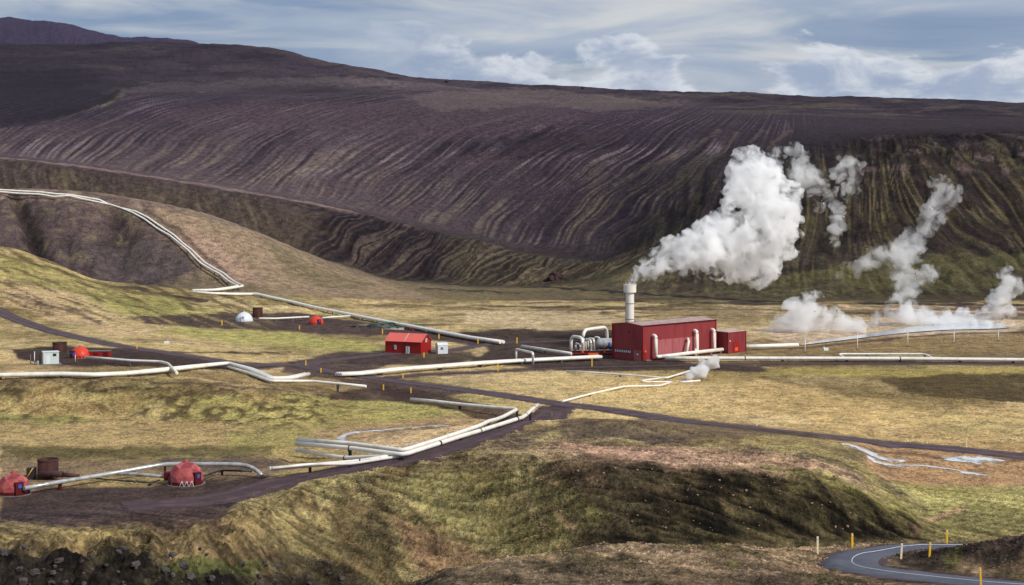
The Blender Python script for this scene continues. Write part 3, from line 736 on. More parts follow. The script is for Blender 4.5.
GLASSY = paint('pale_window_glass', (150,166,180), .2, .6, 0, .05, 1)
ORNG = paint('orange_door_paint', (226,96,34), .5, .3, 0, .05, 1)
DIRTM = grit('volcanic_gravel', (90,76,80), (66,54,59), 1.0, .06, ruts=.6, fade=.35)
DIRTM2 = grit('reddish_cinder', (86,68,70), (60,47,51), 1.2, .08, ruts=.5, fade=.5)
ASPH = grit('worn_asphalt', (96,97,108), (78,79,90), 1.6, .01, .85, ruts=.12)
ROCKM = grit('dark_lava_rock', (92,84,82), (46,41,42), 2.0, .2)
ROCKB = grit('dark_brown_rock', (70,50,52), (40,32,34), 1.0, .2)
ROCKP = grit('pale_tan_rock', (172,140,120), (118,92,80), 2.0, .12)
for m_ in (DIRTM, DIRTM2): pass

# ------------------------------------------------------------------ strips laid on the land
def resample(pts, step):
    out = [Vector(pts[0])]
    for a, b in zip(pts[:-1], pts[1:]):
        a, b = Vector(a), Vector(b); n = max(1, int((b-a).length/step))
        for i in range(1, n+1): out.append(a.lerp(b, i/n))
    return out
def chaikin(pts, n=2):
    for _ in range(n):
        q = [pts[0]]
        for a, b in zip(pts[:-1], pts[1:]): q += [a.lerp(b,.25), a.lerp(b,.75)]
        pts = q+[pts[-1]]
    return pts
def path(px, ymin=0, ymax=1e9, sm=2, step=3.0):
    p = [hit(u, v, 0, ymin, ymax) for u, v in px]; p = [Vector((a.x, a.y, 0)) for a in p]
    return resample(chaikin(p, sm), step)
def strip(name, pts, w, mat, lift=.12, cross=6, jag=0.0, seed=0, crown=0.0, kind='structure', cat=None, label=None, widths=None, fadeend=False):
    n = len(pts); X = np.zeros((n, cross)); Y = np.zeros((n, cross)); Z = np.zeros((n, cross))
    for i, p in enumerate(pts):
        d = (pts[min(i+1,n-1)]-pts[max(i-1,0)]); d.z = 0; d.normalize(); nr = Vector((-d.y, d.x, 0))
        ww = w if widths is None else w*np.interp(i/(n-1), np.linspace(0,1,len(widths)), widths)
        j1 = 1+jag*float(perlin(i*.23, 3.1, seed)); j2 = 1+jag*float(perlin(i*.23, 9.4, seed+5))
        for c in range(cross):
            t = -1+2*c/(cross-1); q = p + nr*t*ww/2*(j1 if t < 0 else j2)
            X[i,c] = q.x; Y[i,c] = q.y; Z[i,c] = hz(q.x, q.y)+(lift if 0 < c < cross-1 else -.05)+crown*(1-t*t)
    # orient faces upward
    ac = np.abs(np.linspace(-1,1,cross))[None,:,None]*np.ones((n,1,3)); en = np.minimum(np.arange(n), np.arange(n)[::-1])/6.0
    ac = np.maximum(ac, 1-np.clip(en,0,1)[:,None,None]) if fadeend else ac
    o = grid_mesh(name, X, Y, Z, ac, mat, kind, cat, label)
    me = o.data
    if me.polygons[0].normal.z < 0: me.flip_normals()
    return o
strip('gravel_road', path(R_MAIN, 265, 900), 9.2, DIRTM, .14, 7, .12, 1, .1, cat='road', label='long dark gravel road crossing the valley')
strip('cinder_track', path(R_FORK, 262, 470), 12.5, DIRTM2, .08, 7, .3, 2, .03, fadeend=True, cat='road', label='reddish cinder track beside the pipelines')
strip('service_track', path(R_HUT, 430, 800), 7, DIRTM, .12, 6, .2, 3, cat='road', label='dark service track past the red gabled shed')
strip('gravel_verge', path(R_FRONT, 380, 650), 5, DIRTM2, .1, 6, .3, 4, cat='path', label='narrow dark maintenance track along the long pipeline')
# the bend of tarred road in front
ra = []
for (u_, v_), (ya_, yb_) in zip(R_ASPH, [(186,215)]*4+[(176,215)]*2+[(150,215)]*2+[(140,168)]*5):
    q_ = hit(u_, v_, 0, ya_, yb_, True); ra.append(Vector((q_.x, q_.y, 0)))
ra = resample(chaikin(ra, 3), .6)
strip('road_shoulder', ra, 8.6, DIRTM, .05, 8, .08, 5, cat='road', label='dark gravel shoulder of the tarred bend')
strip('asphalt_road', ra, 6.6, ASPH, .16, 8, 0, 0, .06, cat='road', label='tarred hairpin bend with white centre line')
MARK = paint('white_road_marking', (226,228,230), .6, .3, 0, .03, 1)
strip('centre_line', ra, .17, MARK, .245, 4, 0, 0, 0, cat='road marking', label='white line along the tarred bend')
# kerb-less edges: thin grey water and silica
WATM, _nt, _b = nodes_of('milky_water'); _b.inputs['Base Color'].default_value = (.62,.66,.70,1); _b.inputs['Roughness'].default_value = .12; _b.inputs['Specular IOR Level'].default_value = .6
_n = N(_nt, 'ShaderNodeTexNoise', Scale=.8, Detail=6); _bp = N(_nt, 'ShaderNodeBump', Strength=.25, Distance=.1); _nt.links.new(_n.outputs[0], _bp.inputs['Height']); _nt.links.new(_bp.outputs[0], _b.inputs['Normal'])
SILM, _nt, _b = nodes_of('wet_silica_crust'); _tc = N(_nt, 'ShaderNodeTexCoord'); _n = N(_nt, 'ShaderNodeTexNoise', Scale=.35, Detail=8, Roughness=.7); _nt.links.new(_tc.outputs['Object'], _n.inputs['Vector'])
_nt.links.new(mixc(_nt, ramp(_nt, _n.outputs[0], (.44,.6,0,1)), (.66,.68,.70), (.34,.28,.24)), _b.inputs['Base Color']); _b.inputs['Roughness'].default_value = .4
_at = N(_nt, 'ShaderNodeAttribute', attribute_name='tone'); _sc = _nt.nodes.new('ShaderNodeSeparateColor'); _nt.links.new(_at.outputs['Color'], _sc.inputs[0])
_n5 = N(_nt, 'ShaderNodeTexNoise', Scale=.55, Detail=7, Roughness=.75); _nt.links.new(_tc.outputs['Object'], _n5.inputs['Vector'])
_nt.links.new(ramp(_nt, mathn(_nt, 'ADD', _sc.outputs[0], mathn(_nt,'MULTIPLY', mathn(_nt,'SUBTRACT', _n5.outputs[0], .5), 3.2)), (.45,.8,1,0)), _b.inputs['Alpha'])
strip('milky_stream', path([(840,444),(858,447),(868,453),(878,458),(890,460),(905,461)], 270, 390, 2, 1), 5.2, SILM, .12, 8, .5, 11, cat='stream', label='white mineral stream below the mound', widths=[.3,1.0,1.6,1.5,.6,.4])
strip('milky_stream', path([(870,457),(872,461),(885,464),(910,465),(940,468),(965,472),(990,477)], 270, 390, 2, 1), 3.4, SILM, .10, 6, .5, 12, cat='stream', label='thin pale trickle beside the stream', widths=[.8,1,.7,.8,.6,1,.5])
strip('silica_flat', path([(948,461),(970,458),(1005,461)], 270, 390, 2, 1), 9, SILM, .09, 9, .6, 13, cat='stream', label='white crusted wet patch right of the stream', widths=[.1,.8,1,.8,.1])
strip('valley_stream', path([(328,448),(342,441),(340,437),(350,434),(370,431),(400,428.5),(448,426)], 290, 400, 2, 1), 3.0, SILM, .12, 5, .3, 14, cat='stream', label='narrow silvery stream curling behind the pipelines')
# steaming pond beyond the station
def flat_water(name, px, label, ymin, ymax, z=None):
    pts = [hit(u, v, 0, ymin, ymax) for u, v in px]
    zz = float(np.mean([p.z for p in pts]))+.35 if z is None else z
    pts = chaikin([Vector(((u-UC)/F*((HC-zz)*F/(v-VH)), (HC-zz)*F/(v-VH), zz)) for u, v in px]+[Vector(((px[0][0]-UC)/F*((HC-zz)*F/(px[0][1]-VH)), (HC-zz)*F/(px[0][1]-VH), zz))], 2)[:-1]
    b = MB(); b.add(pts, [tuple(range(len(pts)))]); o = b.build(name, WATM)
    if o.data.polygons[0].normal.z < 0: o.data.flip_normals()
    return tag(o, label, 'water', None, 'structure')
flat_water('steaming_pond', [(800,345),(815,341),(850,336.5),(885,331),(915,326),(950,323.4),(985,323),(1012,326.5),(1008,328),(985,329),(950,329.5),(910,332),(870,336.8),(840,340.5)], 'milky blue steaming pond beyond the station', 560, 900, .0)

# ================================================================== pipelines
def pipe_run(px, h, r, ymin=0, ymax=1e9, name='pipeline', label='', group=None, mat=None, off=0.0, sup=16, supmat=None, world=None, flange=0, hs=None, parent=None, sm=0, supw=.5, fixY=None):
    """a run of pipe carried on short supports; px = where it is seen, h = height of its axis above the land"""
    if world is None:
        w_ = []
        for i, (u, v) in enumerate(px):
            hh = h if hs is None else hs[i]
            p = hit(u, v, hh, ymin, ymax, True)
            if fixY and u < fixY[0]:
                X = (u-UC)/F*fixY[1]; p = Vector((X, fixY[1], 0)); hh = max(.8, HC-(v-VH)*fixY[1]/F-hz(X, fixY[1]))
            w_.append(Vector((p.x, p.y, hh)))
    else: w_ = [Vector(p) for p in world]
    if off:
        q = []
        for i, p in enumerate(w_):
            d = w_[min(i+1,len(w_)-1)]-w_[max(i-1,0)]; d.z = 0; d.normalize()
            d1 = (w_[i]-w_[i-1]) if i else d; d1 = Vector((d1.x,d1.y,0)).normalized()
            k = 1/max(.35, abs(d1.dot(d))); nr = Vector((-d.y, d.x, 0)); q.append(p+nr*off*min(k,1.8))
        w_ = q
    ls = sum((b-a).length for a, b in zip(w_[:-1], w_[1:]))
    fine = []; 
    for a, b in zip(w_[:-1], w_[1:]):
        n = max(1, int((Vector((b.x-a.x,b.y-a.y,0))).length/9))
        for i in range(n): fine.append((a.lerp(b, i/n), i == 0))
    fine.append((w_[-1], True))
    gr = [hz(p.x, p.y) for p, _ in fine]
    g2 = [float(np.mean(gr[max(0,i-4):i+5])) for i in range(len(gr))]
    g2 = [max(a, b-.2) for a, b in zip(g2, gr)]
    P = [Vector((p.x, p.y, g+p.z)) for (p, _), g in zip(fine, g2)]
    # round the corners a little
    Q = [P[0]]
    for i in range(1, len(P)-1):
        if fine[i][1]:
            a, b, c = P[i-1], P[i], P[i+1]; e = 1.6
            la = min(e, (a-b).length*.45); lc = min(e, (c-b).length*.45)
            p1 = b+(a-b).normalized()*la; p2 = b+(c-b).normalized()*lc
            Q += [p1, (p1+p2)*.25+b*.5, p2]
        else: Q.append(P[i])
    Q.append(P[-1])
    root = thing(name, label, 'pipeline', (P[0].x, P[0].y, gr[0]), 0, group) if parent is None else parent
    o0 = Vector(root.location)
    b = MB(); b.tube([q-o0 for q in Q], r, 10); b.build('pipe', mat or WHITE, root)
    # supports
    acc = 0; last = P[0]; k = 0
    sm_ = MB(); hgt = 1.0
    proto = None
    for i in range(1, len(P)-1):
        acc += (P[i]-last).length; last = P[i]
        if acc >= sup and k < 95:
            acc = 0; k += 1
            clear = P[i].z - gr[i]
            if proto is None:
                s = MB(); s.box((0,0,-.5), (supw, supw, 1.0)); s.box((0,0,-.05), (supw*1.9, supw*.9, .12)); s.box((0,0,-1.0), (supw*1.8, supw*1.8, .3))
                proto = s.build('support', supmat or CONC, root); o = proto
            else:
                o = proto.copy(); COL.objects.link(o); o.parent = root
            o.location = P[i]-o0-Vector((0,0,r*.9)); o.scale = (1,1,max(.25, (clear-r*.9+.25)))
            d = P[i+1]-P[i-1]; o.rotation_euler = (0,0,math.atan2(d.y, d.x)+PI/2)
    if flange:
        acc = flange*.5; last = P[0]; proto = None; k = 0
        for i in range(1, len(P)-1):
            acc += (P[i]-last).length; last = P[i]
            if acc >= flange and k < 60:
                acc = 0; k += 1; d = (P[i+1]-P[i-1]).normalized()
                if proto is None:
                    s = MB(); s.tube([(0,0,-.14),(0,0,.14)], r*1.18, 12); proto = s.build('flange', RUST2, root); o = proto
                else: o = proto.copy(); COL.objects.link(o); o.parent = root
                o.location = P[i]-o0; o.rotation_euler = d.to_track_quat('Z','Y').to_euler()
    return root
UP = [(-200,184),(-14,189.5),(0,190.5),(40,193),(85,198),(112,206),(146,217.5),(172,235),(190,252),(203,266),(222,277),(241,288)]
g1 = 'twin steam pipes coming down the left ridge'
pipe_run(UP+[(215,290),(191,291)], 1.4, .62, 860, 1100, 'steam_pipeline', 'nearer of two white pipes zigzagging down the left ridge', g1, off=1.4, sup=14, fixY=(120,1012))
pipe_run(UP+[(215,290),(195,291)], 1.4, .62, 860, 1100, 'steam_pipeline', 'farther of two white pipes zigzagging down the left ridge', g1, off=-1.4, sup=14, fixY=(120,1012))
MAINB = [(191,291.5),(212,293),(256,294),(290,301.5),(350,314.5),(410,326),(470,337.5),(502,342)]
pipe_run(MAINB, 1.2, .68, 560, 1000, 'steam_pipeline', 'white pipe running from the foot of the ridge to the road, rear one', 'twin pipes crossing the far meadow', off=.8, sup=14)
pipe_run(MAINB, 1.2, .68, 560, 1000, 'steam_pipeline', 'white pipe running from the foot of the ridge to the road, front one', 'twin pipes crossing the far meadow', off=-.8, sup=14)
pipe_run([(522,346.5),(545,350),(572,354)], 1.2, .62, 480, 700, 'steam_pipeline', 'short white pipe between the road and the arched pipework', off=0, sup=12)
pipe_run([(259,318.5),(309,317.5)], 1.3, .42, 560, 900, 'branch_pipeline', 'thin white pipe linking the white dome and the red dome')
pipe_run([(322,317),(350,315.5)], 1.3, .42, 560, 900, 'branch_pipeline', 'short white pipe from the far red dome to the main line', sup=10)
C1 = [(338,373.5),(400,369.5),(440,366.5),(480,363),(520,360.5),(560,358.5),(600,356.5)]
for o_, l_ in ((.95,'rear'),(-.15,'middle'),(-1.25,'front')):
    pipe_run(C1, 1.2, .56, 440, 600, 'steam_pipeline', 'white pipe from the road junction to the arched pipework, %s one of three' % l_, 'three side by side pipes left of the station', off=o_, sup=15)
L1 = [(-250,375),(-14,374.5),(0,374.5),(60,374),(95,374.5),(130,371.5),(175,367.5),(228,364.5),(250,370),(272,378.5),(290,379.5),(307,377.5)]
for o_, l_ in ((.6,'rear'),(-.6,'front')):
    pipe_run(L1, 1.3, .56, 390, 560, 'steam_pipeline', 'white pipe along the brow of the left slope, %s one of two' % l_, 'twin pipes on the left brow', off=o_, sup=13)
pipe_run([(228,366.5),(250,373),(270,380.5),(310,383),(366,391.5)], 1.0, .42, 370, 560, 'steam_pipeline', 'slim white pipe leaving the left brow towards the junction', sup=14)
pipe_run([(86,356.5),(130,360),(160,362),(168,364),(177,372)], 1.6, .42, 400, 640, 'branch_pipeline', 'white pipe from the orange red dome down to the main line', sup=18)
D1 = [(411,399),(517,415),(402,452),(296,453.5)]
pipe_run([(411,399),(460,405.5),(517,413.2),(480,425),(440,437.8),(403,450),(350,451.5),(297,451)], 1.1, .47, 280, 480, 'steam_pipeline', 'white pipe from the road bank bending back down the valley', sup=12, flange=0, supmat=DARKM)
pipe_run([(538,408.5),(517,418.2),(480,429.8),(440,442.2),(403,455.3),(350,455.8),(296,455.5)], 1.1, .47, 280, 480, 'steam_pipeline', 'white pipe alongside the cinder track from the road to the square loop', sup=12, flange=18, supmat=DARKM)
pipe_run([(296,455.5),(345,457.5),(389,455.5),(360,460),(310,468.5),(269,475)], .95, .42, 260, 380, 'steam_pipeline', 'white pipe leaving the square loop down towards the near dome', sup=11, flange=15, supmat=DARKM)
pipe_run([(404,455),(389,457.2),(350,464),(310,470.5),(272,476.3)], .7, .3, 260, 380, 'steam_pipeline', 'thinner white pipe beside the cinder track', sup=11, supmat=DARKM)
pipe_run([(262,476),(258,471),(247,465),(230,464.3),(165,464.2),(112,473.5),(60,482),(24,488.5)], 1.4, .42, 255, 380, 'steam_pipeline', 'silvery pipe arching behind the near dome to the leftmost dome', mat=GALV, sup=14, supmat=DKRED, hs=[.5,1.3,2.4,2.5,2.4,1.6,1.5,1.5])
pipe_run([(112,473.8),(135,474),(168,477)], 1.4, .33, 255, 380, 'branch_pipeline', 'short silvery pipe joining the near dome from the left', mat=GALV, sup=30, supmat=DKRED)
pipe_run([(200,478),(214,472.5),(222,470.5),(252,471)], 1.0, .2, 255, 380, 'branch_pipeline', 'thin dark pipe leaving the near dome to the right', mat=DARKM, sup=9, supmat=DARKM)
pipe_run([(92,478),(112,480),(150,483),(160,480)], .5, .13, 255, 380, 'branch_pipeline', 'thin dark pipe lying left of the near dome', mat=DARKM, sup=9, supmat=DARKM)
E1 = [(665,358),(745,358.2),(820,358.3),(900,358.6),(960,359.2),(1040,360),(1350,363)]
for o_, l_ in ((.7,'rear'),(-.7,'front')):
    pipe_run(E1, 1.2, .58, 430, 620, 'steam_pipeline', 'long white pipe running right from the station, %s one of two' % l_, 'twin pipes running off to the right', off=o_, sup=18, flange=52, supmat=DARKM)
pipe_run([(846,358.6),(838,354),(925,354),(934,358.8)], 1.3, .36, 430, 640, 'expansion_loop', 'raised white bypass above the long right hand pipes', sup=16, hs=[1.2,2.2,2.2,1.2])
pipe_run([(739,347),(770,346),(798,345)], 1.4, .8, 560, 700, 'steam_pipeline', 'thick pale pipe ending behind the red annex', sup=14)
pipe_run([(566,370.5),(620,374),(666,377.5),(694,369.5)], .6, .3, 430, 560, 'drain_pipe', 'low white pipe in the grass before the station', sup=12)
pipe_run([(672,382.3),(660,386),(624,386.6),(590,394),(562,401.5)], .6, .3, 390, 560, 'drain_pipe', 'low white pipe angling down to the gravel road', sup=12)
pipe_run([(662,378),(644,380.5),(641,382.6),(672,382)], .6, .26, 390, 560, 'drain_pipe', 'small hooked white pipe in the grass', sup=12)
pipe_run([(680,381),(700,379.5)], .35, .35, 390, 560, 'drain_pipe', 'stubby white outlet pipe venting steam', sup=30)

# small arch over the three pipes
def arch_pipe(p0, p1, h, r, name, label, group=None, mat=None, cat='pipe', corner=1.4, parent=None, flanges=True, ext=.6):
    """upright pipe hoop between two ground points"""
    p0, p1 = Vector(p0), Vector(p1); d = (p1-p0); d.z = 0; L = d.length; d.normalize()
    root = thing(name, label, cat, p0, 0, group) if parent is None else parent
    o0 = Vector(root.location) if parent is None else Vector((0,0,0))
    c = min(corner, L/2, h*.8); pts = [Vector((0,0,-ext))]
    for i in range(7):
        t = PI/2*i/6; pts.append(d*(c-c*math.cos(t))+Vector((0,0,h-c+c*math.sin(t))))
    for i in range(7):
        t = PI/2*i/6; pts.append(d*(L-c+c*math.sin(t))+Vector((0,0,h-c+c*math.cos(t))))
    dz = p1.z-p0.z
    pts.append(d*L+Vector((0,0,dz-ext)))
    base = (Vector((0,0,0)) if parent is None else p0)
    b = MB(); b.tube([q+base for q in pts], r, 12); b.build('pipe', mat or WHITE, root)
    if flanges:
        for q in (Vector((0,0,.6)), d*L+Vector((0,0,dz+.6))):
            f = MB(); f.tube([q+base-Vector((0,0,.12)), q+base+Vector((0,0,.12))], r*1.3, 12); f.build('flange', RUST2, root)
    return root
a0 = hit(516, 360.8, 0, 440, 600); a1 = hit(533, 364.5, 0, 440, 600)
arch_pipe(a0, a1, 4.2, .42, 'pipe_arch', 'white hoop of pipe standing over the pipes left of the station', corner=1.0)

# ================================================================== power station
P0 = Vector((46.8, 536, 0)); dl = Vector((.70711,.70711,0)); dw = Vector((-.70711,.70711,0)); LB, WB, HB = 42.4, 14.2, 12.6
zb = min(hz(P0.x, P0.y), hz(*(P0+dl*LB)[:2]))-.3
st_ = thing('power_station', 'big dark red corrugated powerhouse with pale low roof beside the tall white stack', 'building', (P0.x, P0.y, zb), PI/4)
HB += -zb
# local axes: x along the long front, y back
def ribbed(L, H, mat_i, b, origin, du, nrm, z0=0, pitch=.55, dep=.07, top=None):
    """trapezoid ribbed sheet wall"""
    n = int(L/pitch); vs = []; xs = []
    for i in range(n):
        a = i*L/n; w = L/n
        xs += [(a, 0), (a+w*.55, 0), (a+w*.62, dep), (a+w*.93, dep)]
    xs.append((L, 0))
    b0 = []
    for x, o in xs:
        zt = H if top is None else top(x)
        b0.append(origin+du*x+nrm*o+Vector((0,0,z0))); b0.append(origin+du*x+nrm*o+Vector((0,0,zt)))
    b.add(b0, [(2*i, 2*i+2, 2*i+3, 2*i+1) for i in range(len(xs)-1)])
X_, Y_, Z_ = Vector((1,0,0)), Vector((0,1,0)), Vector((0,0,1))
gab = lambda x: HB + .75*(1-abs(x/WB*2-1))
b = MB(); ribbed(LB, HB, 0, b, Vector((0,0,0)), X_, -Y_); b.build('front_wall', REDB, st_)
b = MB(); ribbed(WB, HB, 0, b, Vector((0,WB,0)), -Y_, -X_, top=lambda x: gab(x)); b.build('end_wall', REDB, st_)
b = MB(); ribbed(WB, HB, 0, b, Vector((LB,0,0)), Y_, X_, top=lambda x: gab(x)); b.build('end_wall', REDB, st_)
b = MB(); ribbed(LB, HB, 0, b, Vector((LB,WB,0)), -X_, Y_); b.build('rear_wall', REDB, st_)
b = MB()
for k_ in (0, 1):
    y0, y1 = (-.35, WB/2) if k_ == 0 else (WB/2, WB+.35)
    z0, z1 = (HB-.02, HB+.82) if k_ == 0 else (HB+.82, HB-.02)
    n = 60
    for i in range(n):
        x0 = -.3+(LB+.6)*i/n; x1 = -.3+(LB+.6)*(i+.75)/n; x2 = -.3+(LB+.6)*(i+1)/n
        for xa, xb_, dz in ((x0,x1,.06),(x1,x2,0.0)):
            b.add([(xa,y0,z0+dz),(xb_,y0,z0+dz),(xb_,y1,z1+dz),(xa,y1,z1+dz)], [(0,1,2,3)])
roof = b.build('roof', ROOFP, st_)
b = MB(); b.box((LB/2,-.38,HB-.02), (LB+.7,.12,.34)); b.box((LB/2,WB+.38,HB-.02), (LB+.7,.12,.34)); b.build('gutter', DKRED, st_)
for yy in (-.12, WB+.12): 
    for xx in (-.12, LB+.12): b = MB(); b.box((xx,yy,HB/2), (.34,.34,HB)); b.build('corner_trim', RED, st_)
b = MB(); b.box((21.5,-.12,4.3), (24.5,.06,5.6)); 
bp_ = MB(); ribbed(24, 7.4, 0, bp_, Vector((8.2,-.09,0)), X_, -Y_, z0=1.2, pitch=.8, dep=.06); bp_.build('cladding_panel', REDS, st_)
b = MB(); b.box((-.16, WB/2+2.2, 3.3), (.1, 7.6, 1.1)); v_ = b.build('louvre', DARKM, st_)
b = MB()
for i in range(9): b.box((-.24, WB/2+2.2-3.5+i*.87, 3.3), (.06,.45,.8))
b.build('slat', WALLW, v_)
b = MB(); b.box((-.16, 2.4, 2.2), (.12, 3.4, 3.8)); d_ = b.build('door', REDS, st_)
b = MB(); b.box((-.26, 2.2, 2.6), (.06, 1.0, .5)); b.build('sign', WALLW, d_)
b = MB(); b.box((1.0,-.2,2.2), (1.3,.14,2.6)); d_ = b.build('door', RED, st_); 
b = MB(); b.box((1.0,-.32,3.7), (.9,.16,.7)); b.build('lamp_box', ORNG, st_)
b = MB(); b.box((-.2, WB*.45, HB-2.6), (.3,.5,.45)); b.build('wall_lamp', DARKM, st_)
b = MB(); b.box((1.2,-1.0,.25+.3), (2.6,1.6,.3)); b.build('doorstep', CONC, st_)
# ducts climbing out of the front wall
def wall_pipe(x, ztop, zbot, out, r, foot):
    b = MB(); c = 1.0; pts = [Vector((x,-.05,ztop))]
    for i in range(6):
        t = PI/2*i/5; pts.append(Vector((x, -(out-c)-c*math.sin(t), ztop-c+c*math.cos(t))))
    pts.append(Vector((x,-out,zbot+c)))
    if foot:
        for i in range(1, 6):
            t = PI/2*i/5; pts.append(Vector((x+foot*(c-c*math.cos(t)), -out, zbot+c-c*math.sin(t))))
        pts.append(Vector((x+foot*3.2, -out, zbot)))
    else: pts.append(Vector((x,-out,zbot)))
    b.tube(pts, r, 12); b.build('steam_duct', WHITE, st_)
wall_pipe(5.0, 9.2, 1.6, 1.9, .62, 1); wall_pipe(29.0, 9.6, 1.9, 1.7, .62, 0); wall_pipe(39.5, 9.4, 2.0, 1.7, .62, 0)
b = MB(); b.tube([(25.6,-.1,6.8),(24.2,-1.2,6.6),(24.0,-1.7,6.1),(22.2,-2.2,2.1)], .5, 10); b.build('steam_duct', WHITE, st_)
b = MB(); b.tube([(27.0,-2.6,.3),(27.0,-2.6,3.2)], .4, 10); b.build('vent_stub', WHITE, st_)
b = MB(); b.tube([(8.0,-1.9,1.6),(14,-2.3,1.6),(20,-2.5,1.75),(43.5,-2.5,1.8)], .68, 12); b.build('header_pipe', WHITE, st_)
for xx in (12,20,28,36,42):
    b = MB(); b.box((xx,-2.4,.55), (.7,1.0,1.3)); b.build('pipe_saddle', CONC, st_)
# annex
A0 = Vector((81.1, 564, 0)); za = hz(81.1, 566)-.2
an = thing('annex_building', 'smaller dark red cube shaped annex right of the powerhouse', 'building', (A0.x, A0.y, za), PI/4)
AL, AW, AH = 11.2, 7.0, 8.2
for nm, L_, or_, du, nr in (('front_wall',AL,Vector((0,0,0)),X_,-Y_),('end_wall',AW,Vector((0,AW,0)),-Y_,-X_),('end_wall',AW,Vector((AL,0,0)),Y_,X_),('rear_wall',AL,Vector((AL,AW,0)),-X_,Y_)):
    b = MB(); ribbed(L_, AH, 0, b, or_, du, nr, pitch=.5); b.build(nm, REDB, an)
b = MB(); b.box((AL/2,AW/2,AH+.1), (AL+.6,AW+.6,.26)); b.build('roof', ROOFP, an)
b = MB(); b.box((5.2,-.14,2.4), (3.8,.1,3.8)); d_ = b.build('door', RED, an)
b = MB(); b.box((5.2,-.22,1.6), (1.8,.06,1.3)); b.build('door_panel', ORNG, d_)
b = MB(); b.box((1.1,-.2,4.9), (.5,.3,.6)); b.build('wall_lamp', WALLW, an)
for yy in (-.1, AW+.1):
    for xx in (-.1, AL+.1): b = MB(); b.box((xx,yy,AH/2), (.26,.26,AH)); b.build('corner_trim', DKRED, an)
# stack
sx, sy = (629.9-512)/1500*578, 578; sz = hz(sx, sy)
top = HC-(284.5-VH)*578/F-sz
sk = thing('exhaust_stack', 'tall white cylindrical stack with wider collar steaming behind the powerhouse', 'chimney', (sx, sy, sz))
b = MB(); b.lathe([(1.62,-.5),(1.62,top-3.0),(1.62,top-2.9)], seg=28); b.build('shaft', WHITE, sk)
b = MB(); b.lathe([(1.7,top-3.05),(2.42,top-3.0),(2.42,top),(2.15,top),(2.15,top-2.6)], seg=28, smooth=False); b.build('collar', WHITE, sk)
for z_ in (6, 12, 18):
    b = MB(); b.lathe([(1.63,z_-.12),(1.72,z_-.12),(1.72,z_+.12),(1.63,z_+.12)], seg=28); b.build('band', CONC, sk)
b = MB()
for dy in (-.25, .25): b.tube([(-1.75,dy-.6,0),(-1.75,dy-.6,top-3)], .05, 5)
for i in range(38): b.box((-1.75,-.6,.5+i*.58), (.05,.5,.05))
b.build('ladder', DARKM, sk)
# arched pipework and vessels left of the powerhouse
def gp(u, v, h=0): return hit(u, v, h, 480, 700)
ph = 'white pipe hoops left of the powerhouse'
arch_pipe(gp(583,353.5), gp(607,349.5), 8.8, .62, 'pipe_hoop', 'largest white pipe hoop beside the horizontal tank', ph, corner=3.0)
arch_pipe(gp(571.2,353), gp(582.8,355), 6.4, .6, 'pipe_hoop', 'round topped white hoop leftmost of the pipework', ph, corner=2.2)
arch_pipe(gp(575.5,352), gp(580.5,353.5), 3.4, .34, 'pipe_hoop', 'small hoop nested inside the leftmost one', ph, corner=1.0)
arch_pipe(gp(585.5,352), gp(591,353.5), 5.0, .42, 'pipe_hoop', 'narrow hoop under the largest one', ph, corner=1.3)
arch_pipe(gp(588.0,350), gp(594,351), 4.6, .4, 'pipe_hoop', 'narrow hoop just behind the orange flanges', ph, corner=1.3)
arch_pipe(gp(594,350), gp(600,350.5), 5.0, .4, 'pipe_hoop', 'low hoop touching the horizontal tank', ph, corner=1.2)
q = gp(607,353); tk = thing('steam_separator', 'grey horizontal cylindrical tank against the powerhouse end wall', 'tank', (q.x, q.y, q.z), .05)
b = MB(); n_ = 14; pr = [(0,-4.1),(1.2,-3.9),(1.9,-3.3),(2.05,-2.6),(2.05,2.6),(1.9,3.3),(1.2,3.9),(0,4.1)]
vs = MB(); vs.lathe(pr, seg=20); Mx = Matrix.Rotation(PI/2, 3, 'Y'); vs.v = [tuple(Mx @ Vector(v)+Vector((0,0,3.6))) for v in vs.v]; vs.build('vessel', GALV, tk)
for xx in (-2.2, 2.2):
    b = MB(); b.box((xx,0,.9), (.5,3.2,2.2)); b.build('saddle', DARKM, tk)
b = MB(); b.tube([(0.8,-2.3,.2),(.8,-2.3,4.4)], .16, 6); b.box((.8,-2.3,3.0),(.5,.5,1.2)); b.build('valve', BLUE, tk)
q = gp(584,358); rk = thing('pipe_rack', 'low red steel rack carrying valves under the white hoops', 'pipe rack', (q.x, q.y, q.z), .08)
b = MB()
for xx in np.linspace(-4,9,6):
    for yy in (-.9,.9): b.box((xx,yy,.9), (.22,.22,1.9))
for yy in (-.9,.9): b.box((2.5,yy,1.9), (13.6,.24,.26))
b.build('frame', RED, rk)
for yy, zz, mt_ in ((-.5,2.5,RUST2),(.5,2.6,WHITE),(0,1.2,RUST2)):
    b = MB(); b.tube([(-4.4,yy,zz),(10.5,yy,zz)], .3, 8); b.build('pipe', mt_, rk)
for i, xx in enumerate((-3.2,-.6,1.9,4.6,7.4)):
    b = MB(); b.tube([(xx,-.5,2.4),(xx,-.5,3.9)], .1, 6); b.lathe([(.02,3.85),(.5,3.85),(.5,4.0),(.02,4.0)], (xx,-.5,0), 10); b.box((xx,-.5,2.5),(.7,.8,.9)); b.build('valve', (DKRED,ORNG,DKRED,RUST2,ORNG)[i], rk)
b = MB(); b.box((3.2,-1.6,1.5),(3.6,.9,.9)); b.build('cable_tray', ORNG, rk)

